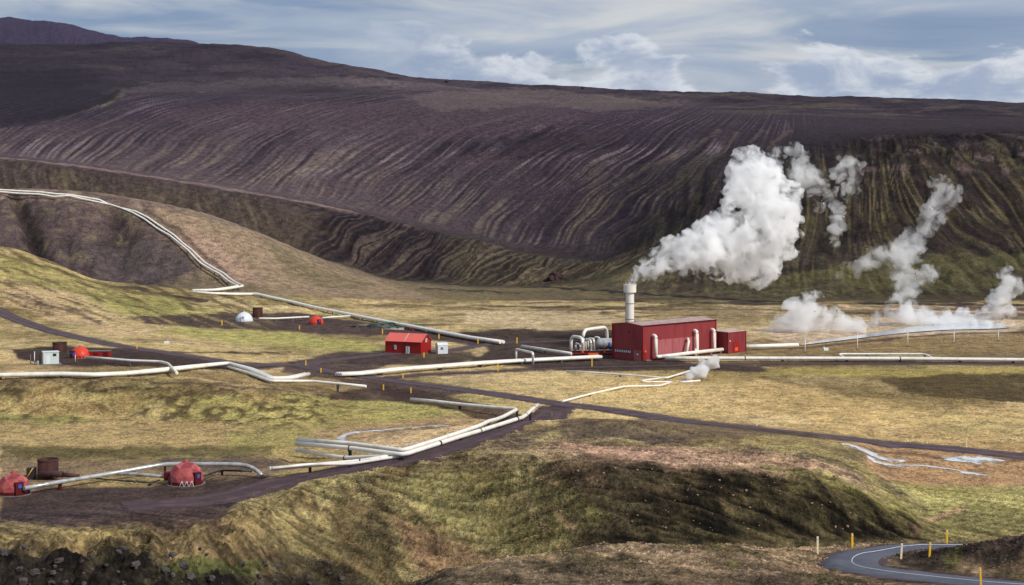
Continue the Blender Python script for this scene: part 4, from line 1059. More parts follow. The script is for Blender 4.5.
# ================================================================== wellhead domes
ico = None
def dome_mesh(R, sub, cut=-.25):
    bm = bmesh.new(); bmesh.ops.create_icosphere(bm, subdivisions=sub, radius=R)
    bmesh.ops.rotate(bm, verts=bm.verts, cent=(0,0,0), matrix=Matrix.Rotation(.3,3,'X') @ Matrix.Rotation(.55,3,'Z'))
    bmesh.ops.bisect_plane(bm, geom=bm.verts[:]+bm.edges[:]+bm.faces[:], plane_co=(0,0,cut*R), plane_no=(0,0,-1), clear_outer=True)
    me = bpy.data.meshes.new('shell'); bm.to_mesh(me); bm.free(); return me
def dome(u, v, R, sub, mat, label, name='wellhead_dome', rz=0, ymin=0, ymax=1e9, skirt=None, cut=-.25, base=True, door=0.0, tints=None):
    p = hit(u, v, 0, ymin, ymax); p = Vector((p.x, p.y+R*.7, hz(p.x, p.y+R*.7)))
    t = thing(name, label, 'dome', p, rz, 'geodesic wellhead domes')
    me = dome_mesh(R, sub, cut); [me.materials.append(x) for x in (tints or [mat])]
    rs_ = random.Random(5)
    for pl_ in me.polygons: pl_.material_index = rs_.randrange(len(me.materials))
    o = bpy.data.objects.new('shell', me); COL.objects.link(o); o.parent = t; o.location = (0,0,-cut*R+.1)
    b = MB(); rb = R*math.sqrt(1-cut*cut); b.lathe([(rb*.94,-.4),(rb*1.0,-.4),(rb*1.0,.75),(rb*.94,.75)], seg=20, smooth=False); b.build('base_ring', skirt or DKRED, t)
    b = MB(); b.lathe([(rb*1.0,-.3),(rb*1.14,-.3),(rb*1.14,.12),(rb*1.0,.12)], seg=24, smooth=False); b.build('plinth', CONC, t)
    b = MB(); b.lathe([(.5,R*(1-cut)-.12),(.5,R*(1-cut)+.22),(.36,R*(1-cut)+.32),(.02,R*(1-cut)+.34)], seg=10); b.build('top_cap', mat, t)
    d = Vector((math.cos(door), math.sin(door), 0)); 
    b = MB(); b.box(d*(R*.93)+Vector((0,0,1.35)), (.9,1.5,2.5), door); dd = b.build('door', skirt or DKRED, t)
    b = MB(); b.box(d*(R*.93+.50)+Vector((0,0,1.9)), (.06,.6,.65), door); b.build('sign', BLUE, dd)
    return t
d1 = dome(183, 486, 3.5, 2, DUSK, 'faded red geodesic dome at the cinder pad, nearest whole one', ymin=255, ymax=380, door=-.65, rz=0, tints=DUSKS)
b = MB()
for k_, (xa, xb_) in enumerate(((-.4,.5),(.5,1.4),(1.4,2.4))):
    top_ = (xa+xb_)/2+.05
    b.tube([(xa,-4.15+.12*k_,.05),(top_,-3.7+.2*k_,1.15)], .045, 5); b.tube([(top_,-3.7+.2*k_,1.15),(xb_,-4.15+.14*(k_+1),.05)], .045, 5)
b.build('strut', WALLW, d1)
b = MB(); b.box((-3.6,-.3,1.6),(1.0,1.4,1.6)); b.build('pipe_sleeve', DKRED, d1)
dome(9.5, 496, 3.15, 2, DUSK, 'faded red geodesic dome cut by the left edge of the view', ymin=245, ymax=360, door=-.9, tints=DUSKS)
dome(78, 358.5, 3.3, 3, ORD, 'bright orange red dome between the pale cabin and the low red shed', ymin=430, ymax=640, door=-2.2, cut=-.1)
dome(315.3, 325, 3.6, 3, ORD, 'bright red dome standing alone on the far dark pad', ymin=560, ymax=860, door=-1.0, cut=-.1)
dome(243, 321.5, 4.1, 3, WALLW, 'white dome on the far dark pad beside a brown tank', ymin=560, ymax=860, door=-1.55, skirt=WALLW, cut=-.02)

# ================================================================== silencers and sheds
def silencer(u, v, R, H, label, ymin, ymax, arm=True, name='silencer_tank'):
    p = hit(u, v, 0, ymin, ymax); p = Vector((p.x, p.y+R*.8, hz(p.x, p.y+R)))
    t = thing(name, label, 'tank', p, 0, 'rusty steam silencers')
    b = MB(); b.lathe([(R,-.4),(R,H),(R*.93,H),(R*.93,.3)], seg=26); b.build('drum', RUST, t)
    b = MB(); b.lathe([(R,H-.35),(R*1.04,H-.35),(R*1.04,H),(R,H)], seg=26, smooth=False); b.build('rim', RUST2, t)
    b = MB(); b.lathe([(0.02,H-.6),(R*.93,H-.6)], seg=26); b.build('inner_floor', DARKM, t)
    if arm:
        b = MB(); b.tube([(-1.0,-R-.5,1.3),(2.6,-R-.7,1.35),(3.8,-R-.8,1.2)], .62, 12); b.build('inlet_pipe', RUST2, t)
        b = MB(); b.tube([(3.7,-R-.8,1.2),(7.2,-R-1.0,1.0)], .5, 12, r2=.34); b.build('nozzle', RUST2, t)
        b = MB(); b.box((-R-.9,-1.2,1.2),(1.6,1.4,2.2)); b.build('side_box', DARKM, t)
        b = MB(); b.tube([(-R-1.8,-2.1,.1),(-R-.3,-2.1,2.4)], .07, 5); b.build('handrail', YEL, t)
    return t
silencer(45.5, 479.5, 2.05, 3.9, 'brown rusty open topped drum beside the leftmost dome', 255, 380)
silencer(58, 352.5, 2.35, 3.3, 'small rusty open drum behind the pale cabin', 430, 640, False)
silencer(257, 317.5, 2.4, 4.6, 'brown drum beside the white dome', 560, 860, False)
def cabin(u, v, L, W, H, rz, label, wall, name, cat, ymin, ymax, roofm=None, roof_h=0.0, over=.15, group=None):
    p = hit(u, v, 0, ymin, ymax); p.z = min(p.z, hz(p.x, p.y))
    t = thing(name, label, cat, p, rz, group)
    b = MB()
    if roof_h == 0:
        b.box((0,0,H/2-.1), (L,W,H+.2)); b.build('wall', wall, t)
        b = MB(); b.box((0,0,H+.1), (L+2*over,W+2*over,.16)); b.build('roof', roofm or wall, t)
    else:
        hl, hw = L/2, W/2
        b.add([(-hl,-hw,-.2),(hl,-hw,-.2),(hl,hw,-.2),(-hl,hw,-.2),(-hl,-hw,H),(hl,-hw,H),(hl,hw,H),(-hl,hw,H),(-hl,0,H+roof_h),(hl,0,H+roof_h)],
              [(0,1,5,4),(2,3,7,6),(1,2,6,9,5),(3,0,4,8,7)])
        b.build('wall', wall, t)
        b = MB(); ov = over; k = roof_h/hw
        for s in (-1, 1):
            y0 = s*(hw+ov); z0 = H-k*ov+.06
            vs = [(-hl-ov,y0,z0),(hl+ov,y0,z0),(hl+ov,0,H+roof_h+.06),(-hl-ov,0,H+roof_h+.06)]
            vs2 = [(x,y,z+.12) for x,y,z in vs]
            b.add(vs+vs2, [(0,1,2,3),(7,6,5,4),(0,4,5,1),(1,5,6,2),(3,2,6,7),(0,3,7,4)])
        b.build('roof', roofm or wall, t)
    return t
# gabled red shed : near corner where the long front meets the right gable
Yh = 1500*54/(354.5-210); 
hu = thing('gabled_shed', 'bright red gabled shed with coral roof beside the dark pad', 'shed', ((421-512)/1500*Yh, Yh, hz((421-512)/1500*Yh, Yh)), R_(-24))
# local: long front from x=-L..0 at y=0 ; gable runs +y
sl_, sw_, sh_, sr_ = 15.2, 8.4, 4.6, 2.6
hz0 = -.3
b = MB(); b.add([(-sl_,0,hz0),(0,0,hz0),(0,0,sh_),(-sl_,0,sh_)], [(0,1,2,3)]); b.add([(-sl_,sw_,hz0),(0,sw_,hz0),(0,sw_,sh_),(-sl_,sw_,sh_)], [(3,2,1,0)]); b.build('long_wall', RED, hu)
for x_ in (0,-sl_):
    b = MB(); f = [(0,1,2,3,4)] if x_ == 0 else [(4,3,2,1,0)]
    b.add([(x_,0,hz0),(x_,sw_,hz0),(x_,sw_,sh_),(x_,sw_/2,sh_+sr_),(x_,0,sh_)], f); b.build('gable_wall', RED, hu)
b = MB(); k = sr_/(sw_/2); ov = .35
for s, y0, ym in ((-1,-ov,sw_/2),(1,sw_+ov,sw_/2)):
    vs = [(-sl_-ov,y0,sh_-k*ov+.05),(ov,y0,sh_-k*ov+.05),(ov,ym,sh_+sr_+.05),(-sl_-ov,ym,sh_+sr_+.05)]
    b.add(vs+[(x,y,z+.14) for x,y,z in vs], [(0,1,2,3),(7,6,5,4),(0,4,5,1),(1,5,6,2),(3,2,6,7),(0,3,7,4)])
rf = b.build('roof', REDROOF, hu)
b = MB(); b.tube([(-7.2,-ov,sh_-k*ov+.22),(-7.2,sw_/2,sh_+sr_+.22)], .07, 5); b.build('flashing', WALLW, rf)
b = MB(); b.tube([(-7.2,-.12,sh_-.3),(-7.2,-.12,.1)], .07, 5); b.build('downpipe', DKRED, hu)
b = MB(); b.box((-5.6,-.06,1.35), (1.5,.12,2.9)); d_ = b.build('door', WALLW, hu)
b = MB(); b.box((-5.6,-.14,1.5), (.1,.05,2.6)); b.build('door_seam', CONC, d_)
b = MB(); b.box((-10.9,-.05,2.3), (.9,.1,1.7)); w_ = b.build('window', WALLW, hu)
b = MB(); b.box((-10.9,-.12,2.3), (.6,.06,1.3)); b.build('pane', GLASSY, w_)
b = MB(); b.box((.05,sw_/2,sh_+.35), (.1,1.3,1.3)); w_ = b.build('window', WALLW, hu)
b = MB(); b.box((.12,sw_/2,sh_+.35), (.06,.9,.9)); b.build('pane', GLASSY, w_)
b = MB(); b.box((-sl_/2,sw_/2,-.1), (sl_+.5,sw_+.5,.5)); b.build('footing', CONC, hu)
q = hit(413.5, 353.8, 0, 480, 640); t = thing('wooden_crate', 'small tan crate leaning by the red shed door', 'crate', q, -.3)
b = MB(); b.box((0,-.2,.6), (1.3,.8,1.3)); b.build('box', CREAM, t); b = MB(); b.box((0,-.2,1.3), (1.5,1.0,.12)); b.build('lid', CONC, t)
def hexcabin():
    p = hit(441.5, 353.8, 0, 480, 640); t = thing('white_shed', 'small white shed with ridged top right of the red gabled shed', 'shed', (p.x, p.y+1.6, p.z), .35)
    b = MB(); L, W, H = 3.9, 3.2, 3.4
    prof = [(-W/2,-.2),(-W/2,H-.2),(-W/4,H+.5),(0,H+.7),(W/4,H+.5),(W/2,H-.2),(W/2,-.2)]
    n = len(prof); vs = [(-L/2,y,z) for y,z in prof]+[(L/2,y,z) for y,z in prof]
    b.add(vs, [(i,i+n,i+1+n,i+1) for i in (0,5)]+[tuple(range(n-1,-1,-1)), tuple(range(n,2*n))]); b.build('wall', WALLW, t)
    b = MB(); b.add([(x*1.06,y*1.06,z+.05) for x,y,z in vs], [(i,i+n,i+1+n,i+1) for i in (1,2,3,4)]); b.build('roof', WALLW, t)
    b = MB(); b.box((L/2+.04,0,1.3),(.08,1.2,2.5)); b.build('door', TEAL, t)
    b = MB(); b.box((-.4,-W/2-.04,2.0),(1.0,.08,.9)); b.build('vent', CONC, t)
hexcabin()
c_ = cabin(50.5, 363.8, 4.6, 3.6, 3.7, .42, 'pale grey green utility cabin with small dark vent beside the orange red dome', TEAL, 'utility_cabin', 'cabin', 430, 640, WALLW)
b = MB(); b.box((1.0,-1.84,2.9),(1.0,.1,.8)); b.build('vent', DARKM, c_)
b = MB(); b.box((-1.0,-1.84,1.3),(1.2,.08,2.6)); b.build('door', WALLW, c_)
b = MB(); b.box((0,0,-.05),(6.2,5.0,.35)); b.build('slab', CONC, c_)
c_ = cabin(100, 357.5, 6.6, 3.4, 2.1, .12, 'low bright red shed with grey flat roof behind the pipe', RED, 'low_shed', 'shed', 430, 640, CONC)
b = MB(); b.box((1.9,-1.74,.95),(1.4,.08,1.8)); b.build('door', DKRED, c_)
b = MB(); b.box((-1.2,-1.74,1.35),(1.6,.08,.7)); b.build('shutter', DKRED, c_)
for k_, (u, v, h_, m_, l_) in enumerate(((30.5,364,3.0,CONC,'thin grey pole leftmost by the pale cabin'),(34.5,364.3,3.8,WALLW,'tallest pale pole by the pale cabin'),(40,364,2.6,DKRED,'short dark red pole touching the pale cabin'))):
    q = hit(u, v, 0, 430, 640); t = thing('vent_pole', l_, 'pole', q, 0, 'thin poles left of the pale cabin')
    b = MB(); b.tube([(0,0,-.3),(0,0,h_)], .13, 8); b.build('post', m_, t)
    b = MB(); b.lathe([(.02,h_+.12),(.2,h_+.1),(.2,h_-.05),(.12,h_-.05)], seg=8); b.build('cap', m_, t)
q = hit(38, 364.6, 0, 430, 640); t = thing('gas_bottle', 'squat bluish gas bottle before the poles', 'gas bottle', q)
b = MB(); b.lathe([(.0,1.25),(.2,1.2),(.33,1.0),(.33,0)], seg=12); b.build('body', GLASSY, t); b = MB(); b.lathe([(.12,1.2),(.12,1.45),(.0,1.45)], seg=8); b.build('valve', DARKM, t)
q = hit(75.3, 361.8, 0, 430, 640); t = thing('dome_sign', 'small blue sign on a pale post before the orange red dome', 'sign', q)
b = MB(); b.tube([(0,0,-.2),(0,0,2.3)], .1, 6); b.build('post', CREAM, t); b = MB(); b.box((-.4,-.06,2.4),(.9,.07,.8)); b.build('board', BLUE, t)
# pipe stockpile beyond the red shed: each bundle
def bundle(u, v, L, n, rz, mats, label, r=.28):
    p = hit(u, v, 0, 560, 860); t = thing('pipe_stack', label, 'pipe stack', p, rz, 'pipe stacks stored beside the far line')
    b = MB(); k = 0
    for row in range(2):
        for i in range(n-row):
            b.tube([(-L/2,(i+row*.5)*2*r,r+row*1.75*r),(L/2,(i+row*.5)*2*r,r+row*1.75*r)], r, 7)
    b.build('pipes', mats[0], t)
    b = MB()
    for x in (-L*.3, L*.3): b.box((x,n*r,-.02), (.3,n*2*r+.6,.2))
    b.build('timber', CREAM, t)
    if len(mats) > 1:
        b = MB()
        for i in range(7):
            x = -L*.42+i*L*.14; b.box((x, n*r+.3*math.sin(i*2.1), 1.15+.12*math.sin(i*1.7)), (L*.15,n*2*r*.9,.3), .1*math.sin(i))
        b.build('tarpaulin', mats[1], t)
bundle(363, 326.5, 9, 6, .1, [CONC], 'grey pipe stack at the left end of the stockpile')
bundle(378, 327, 9, 5, -.25, [CONC, GRN], 'grey pipe stack under green sheeting, left one')
bundle(392, 330, 10, 5, -.2, [ROOFP, GRN], 'pinkish pipe stack with green sheeting along its front')
bundle(396, 325.5, 8, 4, -.15, [CONC, GRN], 'pipe stack with narrow green sheet at the back')
bundle(412, 328, 8, 4, -.2, [ROOFP, GRN], 'short pipe stack with pale green sheet')
bundle(419, 330.5, 9, 5, -.2, [DUSK], 'rusty pink pipe stack nearest the red shed')
bundle(437, 333, 9, 3, -.2, [CONC], 'low grey pipe stack at the right end of the stockpile')

# ================================================================== marker posts, poles, stones
def marker(u, v, px, mat, label, ymin=0, ymax=1e9, lean=0.0, group='yellow marker posts', name='marker_post', wpx=1.0, reflect=True):
    p = hit(u, v, 0, ymin, ymax); m_ = p.y/F; H = px*m_; r = max(.045, wpx*m_*.5)
    t = thing(name, label, 'marker post', p, 0, group)
    t.rotation_euler = (0, lean, 0)
    b = MB(); b.box((0,0,H/2-.15), (2*r,1.2*r,H+.3)); b.build('post', mat, t)
    if reflect: b = MB(); b.box((0,-.6*r-.012,H*.86), (1.6*r,.02,H*.09)); b.build('reflector', WALLW, t)
    return t
for u, v, px, ln, m_, l_ in ((817.6,553.6,17,0,CREAM,'cream post at the outer left end of the tarred bend'),(852.3,547.3,14,.0,YEL,'yellow post behind the top of the tarred bend'),
        (901,559,15.5,.06,CREAM,'leaning cream post inside the tarred bend'),(929.5,556.5,14.5,.06,YEL,'leaning yellow post inside the bend beside the dark knoll'),
        (947,544.6,14.5,0,YEL,'straight yellow post beyond the far leg of the bend'),(981,589,21,-.04,YEL,'tall yellow post at the bottom edge by the near lane')):
    marker(u, v, px, m_, l_, 140, 215, ln, 'snow posts round the tarred bend', 'snow_post', 1.9)
for u, v, px, ya, yb, m_, l_ in (
    (222,325,5,560,860,YEL,'yellow peg left of the white dome'),(299.5,329.5,4,560,860,YEL,'yellow peg before the red dome on the far pad'),
    (382.5,334,5,560,860,YEL,'yellow peg left of the pipe stockpile front'),(439,339,5,560,860,YEL,'yellow peg behind the white shed'),
    (478,343.5,5,520,860,YEL,'yellow peg in the dark yard right of the sheds'),(517,343.5,6,520,860,YEL,'yellow peg at the break in the far pipe'),
    (424,357.5,5,480,640,YEL,'yellow peg in front of the red gabled shed'),(403,378,4,400,560,YEL,'yellow peg above the road junction'),
    (383.5,390,5.5,370,520,YEL,'yellow peg at the upper bank of the road junction'),(411,393,5.5,370,520,YEL,'yellow peg where a pipe leaves the road bank'),
    (498,371.5,8,400,560,YEL,'tall yellow marker before the three pipes'),(592,366.5,8,430,560,YEL,'tall yellow marker before the pipe rack'),
    (305.8,365.5,5,420,560,YEL,'leaning yellow peg at the left junction verge'),(284.5,361.5,4,420,640,YEL,'yellow peg on the far verge left of the junction'),
    (137,349,4.5,430,640,YEL,'yellow peg right of the low red shed'),(321,372.5,4.5,400,560,YEL,'yellow peg beside the pipe bend at the junction'),
    (581,404,6,340,480,CREAM,'cream peg by the gravel road fork'),(757,426,7,300,420,CREAM,'cream peg beside the gravel road mid way right'),
    (966.5,447.5,7.5,280,420,CREAM,'cream peg beside the gravel road far right'),(553.5,278,4,860,1100,YEL,'tiny yellow peg on the far valley edge')):
    marker(u, v, px, m_, l_, ya, yb, 0, 'small marker pegs', 'marker_peg', 1.1, False)
for u, v, px, l_ in ((805,353,15,'white lamp mast left of the pond steam'),(857.4,350,17,'tallest white lamp mast by the pond'),(907.7,346.5,16,'white lamp mast at the middle of the pond'),
                     (954,343.5,12.5,'white lamp mast second from the right edge'),(998.4,341,10.5,'white lamp mast nearest the right edge')):
    p = hit(u, v, 0, 520, 800); m_ = p.y/F; H = px*m_
    t = thing('lamp_mast', l_, 'lamp mast', p, 0, 'row of white masts before the pond')
    b = MB(); b.tube([(0,0,-.3),(0,0,H)], .24, 8, r2=.15); b.build('mast', WHITE, t)
    b = MB(); b.box((0,-.2,H+.05),(.7,.9,.22)); b.build('lamp_head', WHITE, t)
    b = MB(); b.box((0,0,.1),(.8,.8,.5)); b.build('footing', CONC, t)

def rock_mesh(seed, sub=3, amp=.35):
    rs = random.Random(seed); bm = bmesh.new(); bmesh.ops.create_icosphere(bm, subdivisions=sub, radius=1)
    from mathutils import noise as mn
    o = Vector((rs.random()*50, rs.random()*50, rs.random()*50))
    sq = Vector((1, .7+.4*rs.random(), .55+.3*rs.random()))
    for v in bm.verts:
        n = v.co.normalized(); k = 1+amp*mn.noise(n*1.3+o)+amp*.55*mn.noise(n*3.1+o)+amp*.25*mn.noise(n*7+o)
        c = n*k
        for ax in range(3): c[ax] = max(-.78, min(.78, c[ax]*1.05)) if rs.random() < .9 else c[ax]
        v.co = Vector((c.x*sq.x, c.y*sq.y, c.z*sq.z))
    me = bpy.data.meshes.new('rock'); bm.to_mesh(me); bm.free(); return me
ROCKS = [rock_mesh(i) for i in range(9)]
def rocks_with(mat):
    out = []
    for m_ in ROCKS: c = m_.copy(); c.materials.append(mat); out.append(c)
    return out
RD, RP, RB = rocks_with(ROCKM), rocks_with(ROCKP), rocks_with(ROCKB)
def stone(u, v, wpx, mats, name, label, group, ymin=0, ymax=1e9, k=None, flatz=1.0, sink=.25):
    p = hit(u, v, 0, ymin, ymax); s = wpx*p.y/F*.5
    me = mats[(k if k is not None else random.randrange(9))]
    o = bpy.data.objects.new(name, me); COL.objects.link(o); o.location = p+Vector((0,0,s*.4-s*sink)); o.scale = (s,s,s*flatz); o.rotation_euler = (random.uniform(-.3,.3), random.uniform(-.3,.3), random.uniform(0,6.28))
    return tag(o, label, 'rock', group)
stone(556.5, 280.5, 21, RB, 'boulder', 'lone dark boulder at the far edge of the valley floor', None, 860, 1100, 2, .9)
stone(323, 339.5, 3.4, RP, 'meadow_stone', 'small white stone in the meadow, left of the pair', None, 480, 860, 1); stone(330.5, 338.5, 2.6, RP, 'meadow_stone', 'small white stone in the meadow, right of the pair', None, 480, 860, 3)
stone(447, 82.5, 5, RD, 'cairn', 'tiny cairn on the skyline above the streaked slope', None, 2300, 2900, 4, 1.2, -.2); stone(583, 89.2, 3.2, RD, 'cairn', 'tiny cairn on the skyline right of the middle', None, 2300, 2900, 5, 1.6, -.3)
p_ = hit(166.6, 343.5, 0, 480, 860); t = thing('concrete_block', 'small white block lying in the meadow above the track', 'block', p_, .3)
b = MB(); b.box((0,0,.35),(2.0,1.1,.8)); b.build('block', WALLW, t); b = MB(); b.box((0,0,.82),(1.4,.7,.16)); b.build('lid', WHITE, t)
p_ = hit(825.5, 350.5, 0, 520, 760); t = thing('concrete_block', 'pale slab standing between the pipes and the pond', 'block', p_, .5)
b = MB(); b.box((0,0,.5),(2.2,.9,1.1)); b.build('block', WALLW, t); b = MB(); b.box((-.9,0,1.2),(.5,.6,.5)); b.build('lid', WHITE, t)
random.seed(21)
for i in range(70):
    u = random.uniform(-5, 345); v = random.uniform(546, 586)
    if v < 546+max(0,(u-200))*.1: continue
    stone(u, v, random.choice([3,4,5,6,8,11]), RD, 'lava_rock', 'dark lava rock on the rough slope at the bottom left', 'lava rocks on the bottom left slope', 205, 262, None, 1.0, .3)
for i in range(120):
    u = random.gauss(690, 95); v = random.uniform(456, 536)
    if u < 520 or u > 900 or (u > 820 and v < 490): continue
    stone(u, v, random.choice([1.1,1.4,1.6,2,2.4,3.2]), RP, 'pale_stone', 'pale tan stone on the dark face of the near mound', 'pale stones scattered on the mound face', 225, 300, None, .9, .1)
# ================================================================== tussocks of grass and heather
def tussocks(name, sel, n, size, label, seed, dark=1.0):
    rs = np.random.RandomState(seed)
    w = sel.astype(float).copy()
    area = np.abs((GX[:-1,1:]-GX[:-1,:-1])*(GY[1:,:-1]-GY[:-1,:-1])); ww = w[:-1,:-1]*area
    pr = (ww/ww.sum()).ravel(); pk = rs.choice(pr.size, n, p=pr); r, c = np.unravel_index(pk, ww.shape)
    a, b = rs.rand(n), rs.rand(n)
    def bil(G): return (G[r,c]*(1-a)*(1-b)+G[r+1,c]*a*(1-b)+G[r,c+1]*(1-a)*b+G[r+1,c+1]*a*b)
    x, y, z = bil(GX), bil(GY), bil(GZ)
    col = C[r, c]
    s = size*(.5+rs.rand(n)**2*1.3); k = 6
    V = np.zeros((n, k+4, 3)); CC = np.zeros((n, k+4, 3)); th0 = rs.rand(n)*6.28
    val = (.65+.8*rs.rand(n))[:,None]; hue = 1+(rs.rand(n,1)-.5)*np.array([[.16,.1,.2]])
    for j in range(k):
        t = th0+2*PI*j/k; rr = s*(.75+.5*rs.rand(n))
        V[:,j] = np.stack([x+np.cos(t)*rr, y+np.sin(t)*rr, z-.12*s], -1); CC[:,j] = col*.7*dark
    for j in range(4):
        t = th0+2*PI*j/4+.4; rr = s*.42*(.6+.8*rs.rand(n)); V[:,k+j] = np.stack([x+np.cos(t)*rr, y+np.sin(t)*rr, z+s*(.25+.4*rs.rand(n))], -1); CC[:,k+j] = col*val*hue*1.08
    fs = []
    F_ = [(0,1,6),(1,7,6),(1,2,7),(2,3,7),(3,8,7),(3,4,8),(4,9,8),(4,5,9),(5,0,9),(0,6,9),(6,7,8),(6,8,9)]
    F_ = np.array(F_)[None]+(np.arange(n)*(k+4))[:,None,None]
    F_ = F_.reshape(-1,3)
    me = bpy.data.meshes.new(name); me.vertices.add(n*(k+4)); me.vertices.foreach_set('co', V.astype(np.float32).ravel())
    me.loops.add(F_.size); me.loops.foreach_set('vertex_index', F_.ravel().astype(np.int32)); me.polygons.add(len(F_))
    me.polygons.foreach_set('loop_start', (np.arange(len(F_))*3).astype(np.int32)); me.polygons.foreach_set('loop_total', np.full(len(F_),3,np.int32)); me.update(calc_edges=True)
    at = me.color_attributes.new('tone','FLOAT_COLOR','POINT'); at.data.foreach_set('color', np.concatenate([np.clip(CC,.003,.9).reshape(-1,3), np.ones((n*(k+4),1))],1).astype(np.float32).ravel())
    me.materials.append(TUFTM); o = bpy.data.objects.new(name, me); COL.objects.link(o)
    return tag(o, label, 'grass', None, 'stuff')
TUFTM, _nt, _b = nodes_of('dry_tussock'); _a = N(_nt, 'ShaderNodeAttribute', attribute_name='tone'); _nt.links.new(_a.outputs['Color'], _b.inputs['Base Color']); _b.inputs['Roughness'].default_value = .95; _b.inputs['Specular IOR Level'].default_value = .05
road_clear = 1-np.maximum.reduce([line(R_MAIN, 7, (265,850), 2, 1), line(R_FORK, 9, (255,450), 3, 1), line(R_FRONT, 4, (380,640), 2, 1), line(R_HUT, 5, (430,760), 2, 1), patch([(835,442),(870,446),(1020,456),(1020,482),(860,462)],(260,400),2,1), line([(328,448),(342,441),(340,437),(350,434),(370,431),(400,428.5),(448,426)],4,(280,400),1,0),
    line(R_ASPH[:5], 4, (176,215), 1, 0), line(R_ASPH[4:8], 13, (150,215), 2, 0), line(R_ASPH[7:], 24, (140,172), 1, 0), patch([(-20,492),(60,486),(140,487),(230,478),(270,474),(262,492),(235,505),(218,528),(100,526),(-20,518)], (244,340), 2, 2),
    patch([(128,318),(180,314),(300,313),(420,330),(500,338),(480,346),(400,336),(330,334),(240,330),(160,326)],(560,820),2,4), patch([(455,333),(500,330),(620,330),(625,345),(700,365),(760,366),(770,372),(560,371),(470,362),(490,350)],(440,780),2,4)])
inview = (GU > -60)*(GU < 1090)
m_near = inview*road_clear*(GY > 135)*(S < 6.0)*(1-(GU < 300)*(S<5.3)*.85)
tussocks('grass_tussocks', m_near*(.35+sst(-.2,.4,v3)), 60000, .15, 'rough dry tussocks and heather on the near slopes and mound', 5)
m_mid = inview*road_clear*(S >= 6.0)*(S < 9.2)
tussocks('meadow_tussocks', m_mid*(.1+sst(-.1,.4,v2+v3*.5)), 40000, .17, 'dry tussocks over the middle meadows', 6, 1.2)
# ================================================================== steam
from mathutils import noise as mnoise
def steam_mat(name, dens, noise=0.0, scale=.12, aniso=.25, col=(.988,.993,1.0), contrast=(.43,.60)):
    m = bpy.data.materials.new(name); m.use_nodes = True; nt = m.node_tree
    for n in list(nt.nodes): nt.nodes.remove(n)
    out = nt.nodes.new('ShaderNodeOutputMaterial'); v = nt.nodes.new('ShaderNodeVolumeScatter')
    v.inputs['Color'].default_value = col+(1,); v.inputs['Anisotropy'].default_value = aniso; v.inputs['Density'].default_value = dens
    if noise:
        tc = nt.nodes.new('ShaderNodeTexCoord'); n = N(nt, 'ShaderNodeTexNoise', Scale=scale, Detail=5, Roughness=.65, Distortion=1.0); nt.links.new(tc.outputs['Object'], n.inputs['Vector'])
        nt.links.new(mathn(nt, 'MULTIPLY', ramp(nt, n.outputs[0], (contrast[0],contrast[1],1-noise,1)), dens), v.inputs['Density'])
    nt.links.new(v.outputs[0], out.inputs['Volume']); 
    return m
def plume(name, label, balls, Yc, mat, seed=1, voxel=.7, kids_=26, disp=.28, depth=None, group=None, Yj=.5):
    """balls: (u, v, r px) on a drifting sheet at distance Yc (a number or a function of u)"""
    rs = random.Random(seed); bm = bmesh.new(); P = []
    for u, v, r in balls:
        Y = Yc(u, v) if callable(Yc) else Yc
        k = Y/F; Y += rs.uniform(-Yj, Yj)*r*k
        P.append((Vector(((u-UC)*k, Y, HC-(v-VH)*k)), r*k))
    o0 = P[0][0].copy()
    def sph(c, r, sub):
        bmesh.ops.create_icosphere(bm, subdivisions=sub, radius=r, matrix=Matrix.Translation(c-o0))
    for c, r in P:
        sph(c, r*.86, 2)
        for i in range(kids_):
            d = Vector((rs.gauss(0,1), rs.gauss(0,1), rs.gauss(0,1))).normalized(); r2 = r*rs.uniform(.16,.42)
            c2 = c+d*r*rs.uniform(.7,.98); sph(c2, r2, 2 if r2 > 1.2 else 1)
            if rs.random() < .7:
                d3 = (d+Vector((rs.gauss(0,.6), rs.gauss(0,.6), rs.gauss(0,.6)))).normalized(); sph(c2+d3*r2*.9, r2*rs.uniform(.3,.6), 1)
    me = bpy.data.meshes.new(name); bm.to_mesh(me); bm.free()
    tmp = bpy.data.objects.new('tmp', me); COL.objects.link(tmp)
    md = tmp.modifiers.new('r','REMESH'); md.mode = 'VOXEL'; md.voxel_size = voxel; md.use_smooth_shade = True
    dg = bpy.context.evaluated_depsgraph_get(); ev = tmp.evaluated_get(dg); m2 = bpy.data.meshes.new_from_object(ev)
    bpy.data.objects.remove(tmp)
    nv = len(m2.vertices); co = np.empty(nv*3, np.float32); m2.vertices.foreach_get('co', co); co = co.reshape(-1,3)
    no = np.empty(nv*3, np.float32); m2.vertex_normals.foreach_get('vector', no); no = no.reshape(-1,3)
    d = np.empty(nv)
    for i in range(nv):
        p = Vector(co[i].tolist())
        d[i] = (abs(mnoise.noise(p*.22))*2.2-.5)*1.6+(abs(mnoise.noise(p*.55+Vector((9,2,4))))*2-.4)*.8 + mnoise.noise(p*1.3)*.35
    co = co+no*(d*disp)[:,None]*2.2
    m2.vertices.foreach_set('co', co.ravel()); m2.update(); m2.materials.clear(); m2.materials.append(mat); m2.name = name
    o = bpy.data.objects.new(name, m2); COL.objects.link(o); o.location = o0
    return tag(o, label, 'steam', group)
SM1 = steam_mat('dense_steam', .62, 1.0, .15, 0.0)
SM2 = steam_mat('thinning_steam', .19, 1.0, .13, 0.0)
SM2B = steam_mat('column_steam', .13, 1.0, .10, 0.0)
SM3 = steam_mat('drifting_vapour', .28, .97, .08, 0.0)
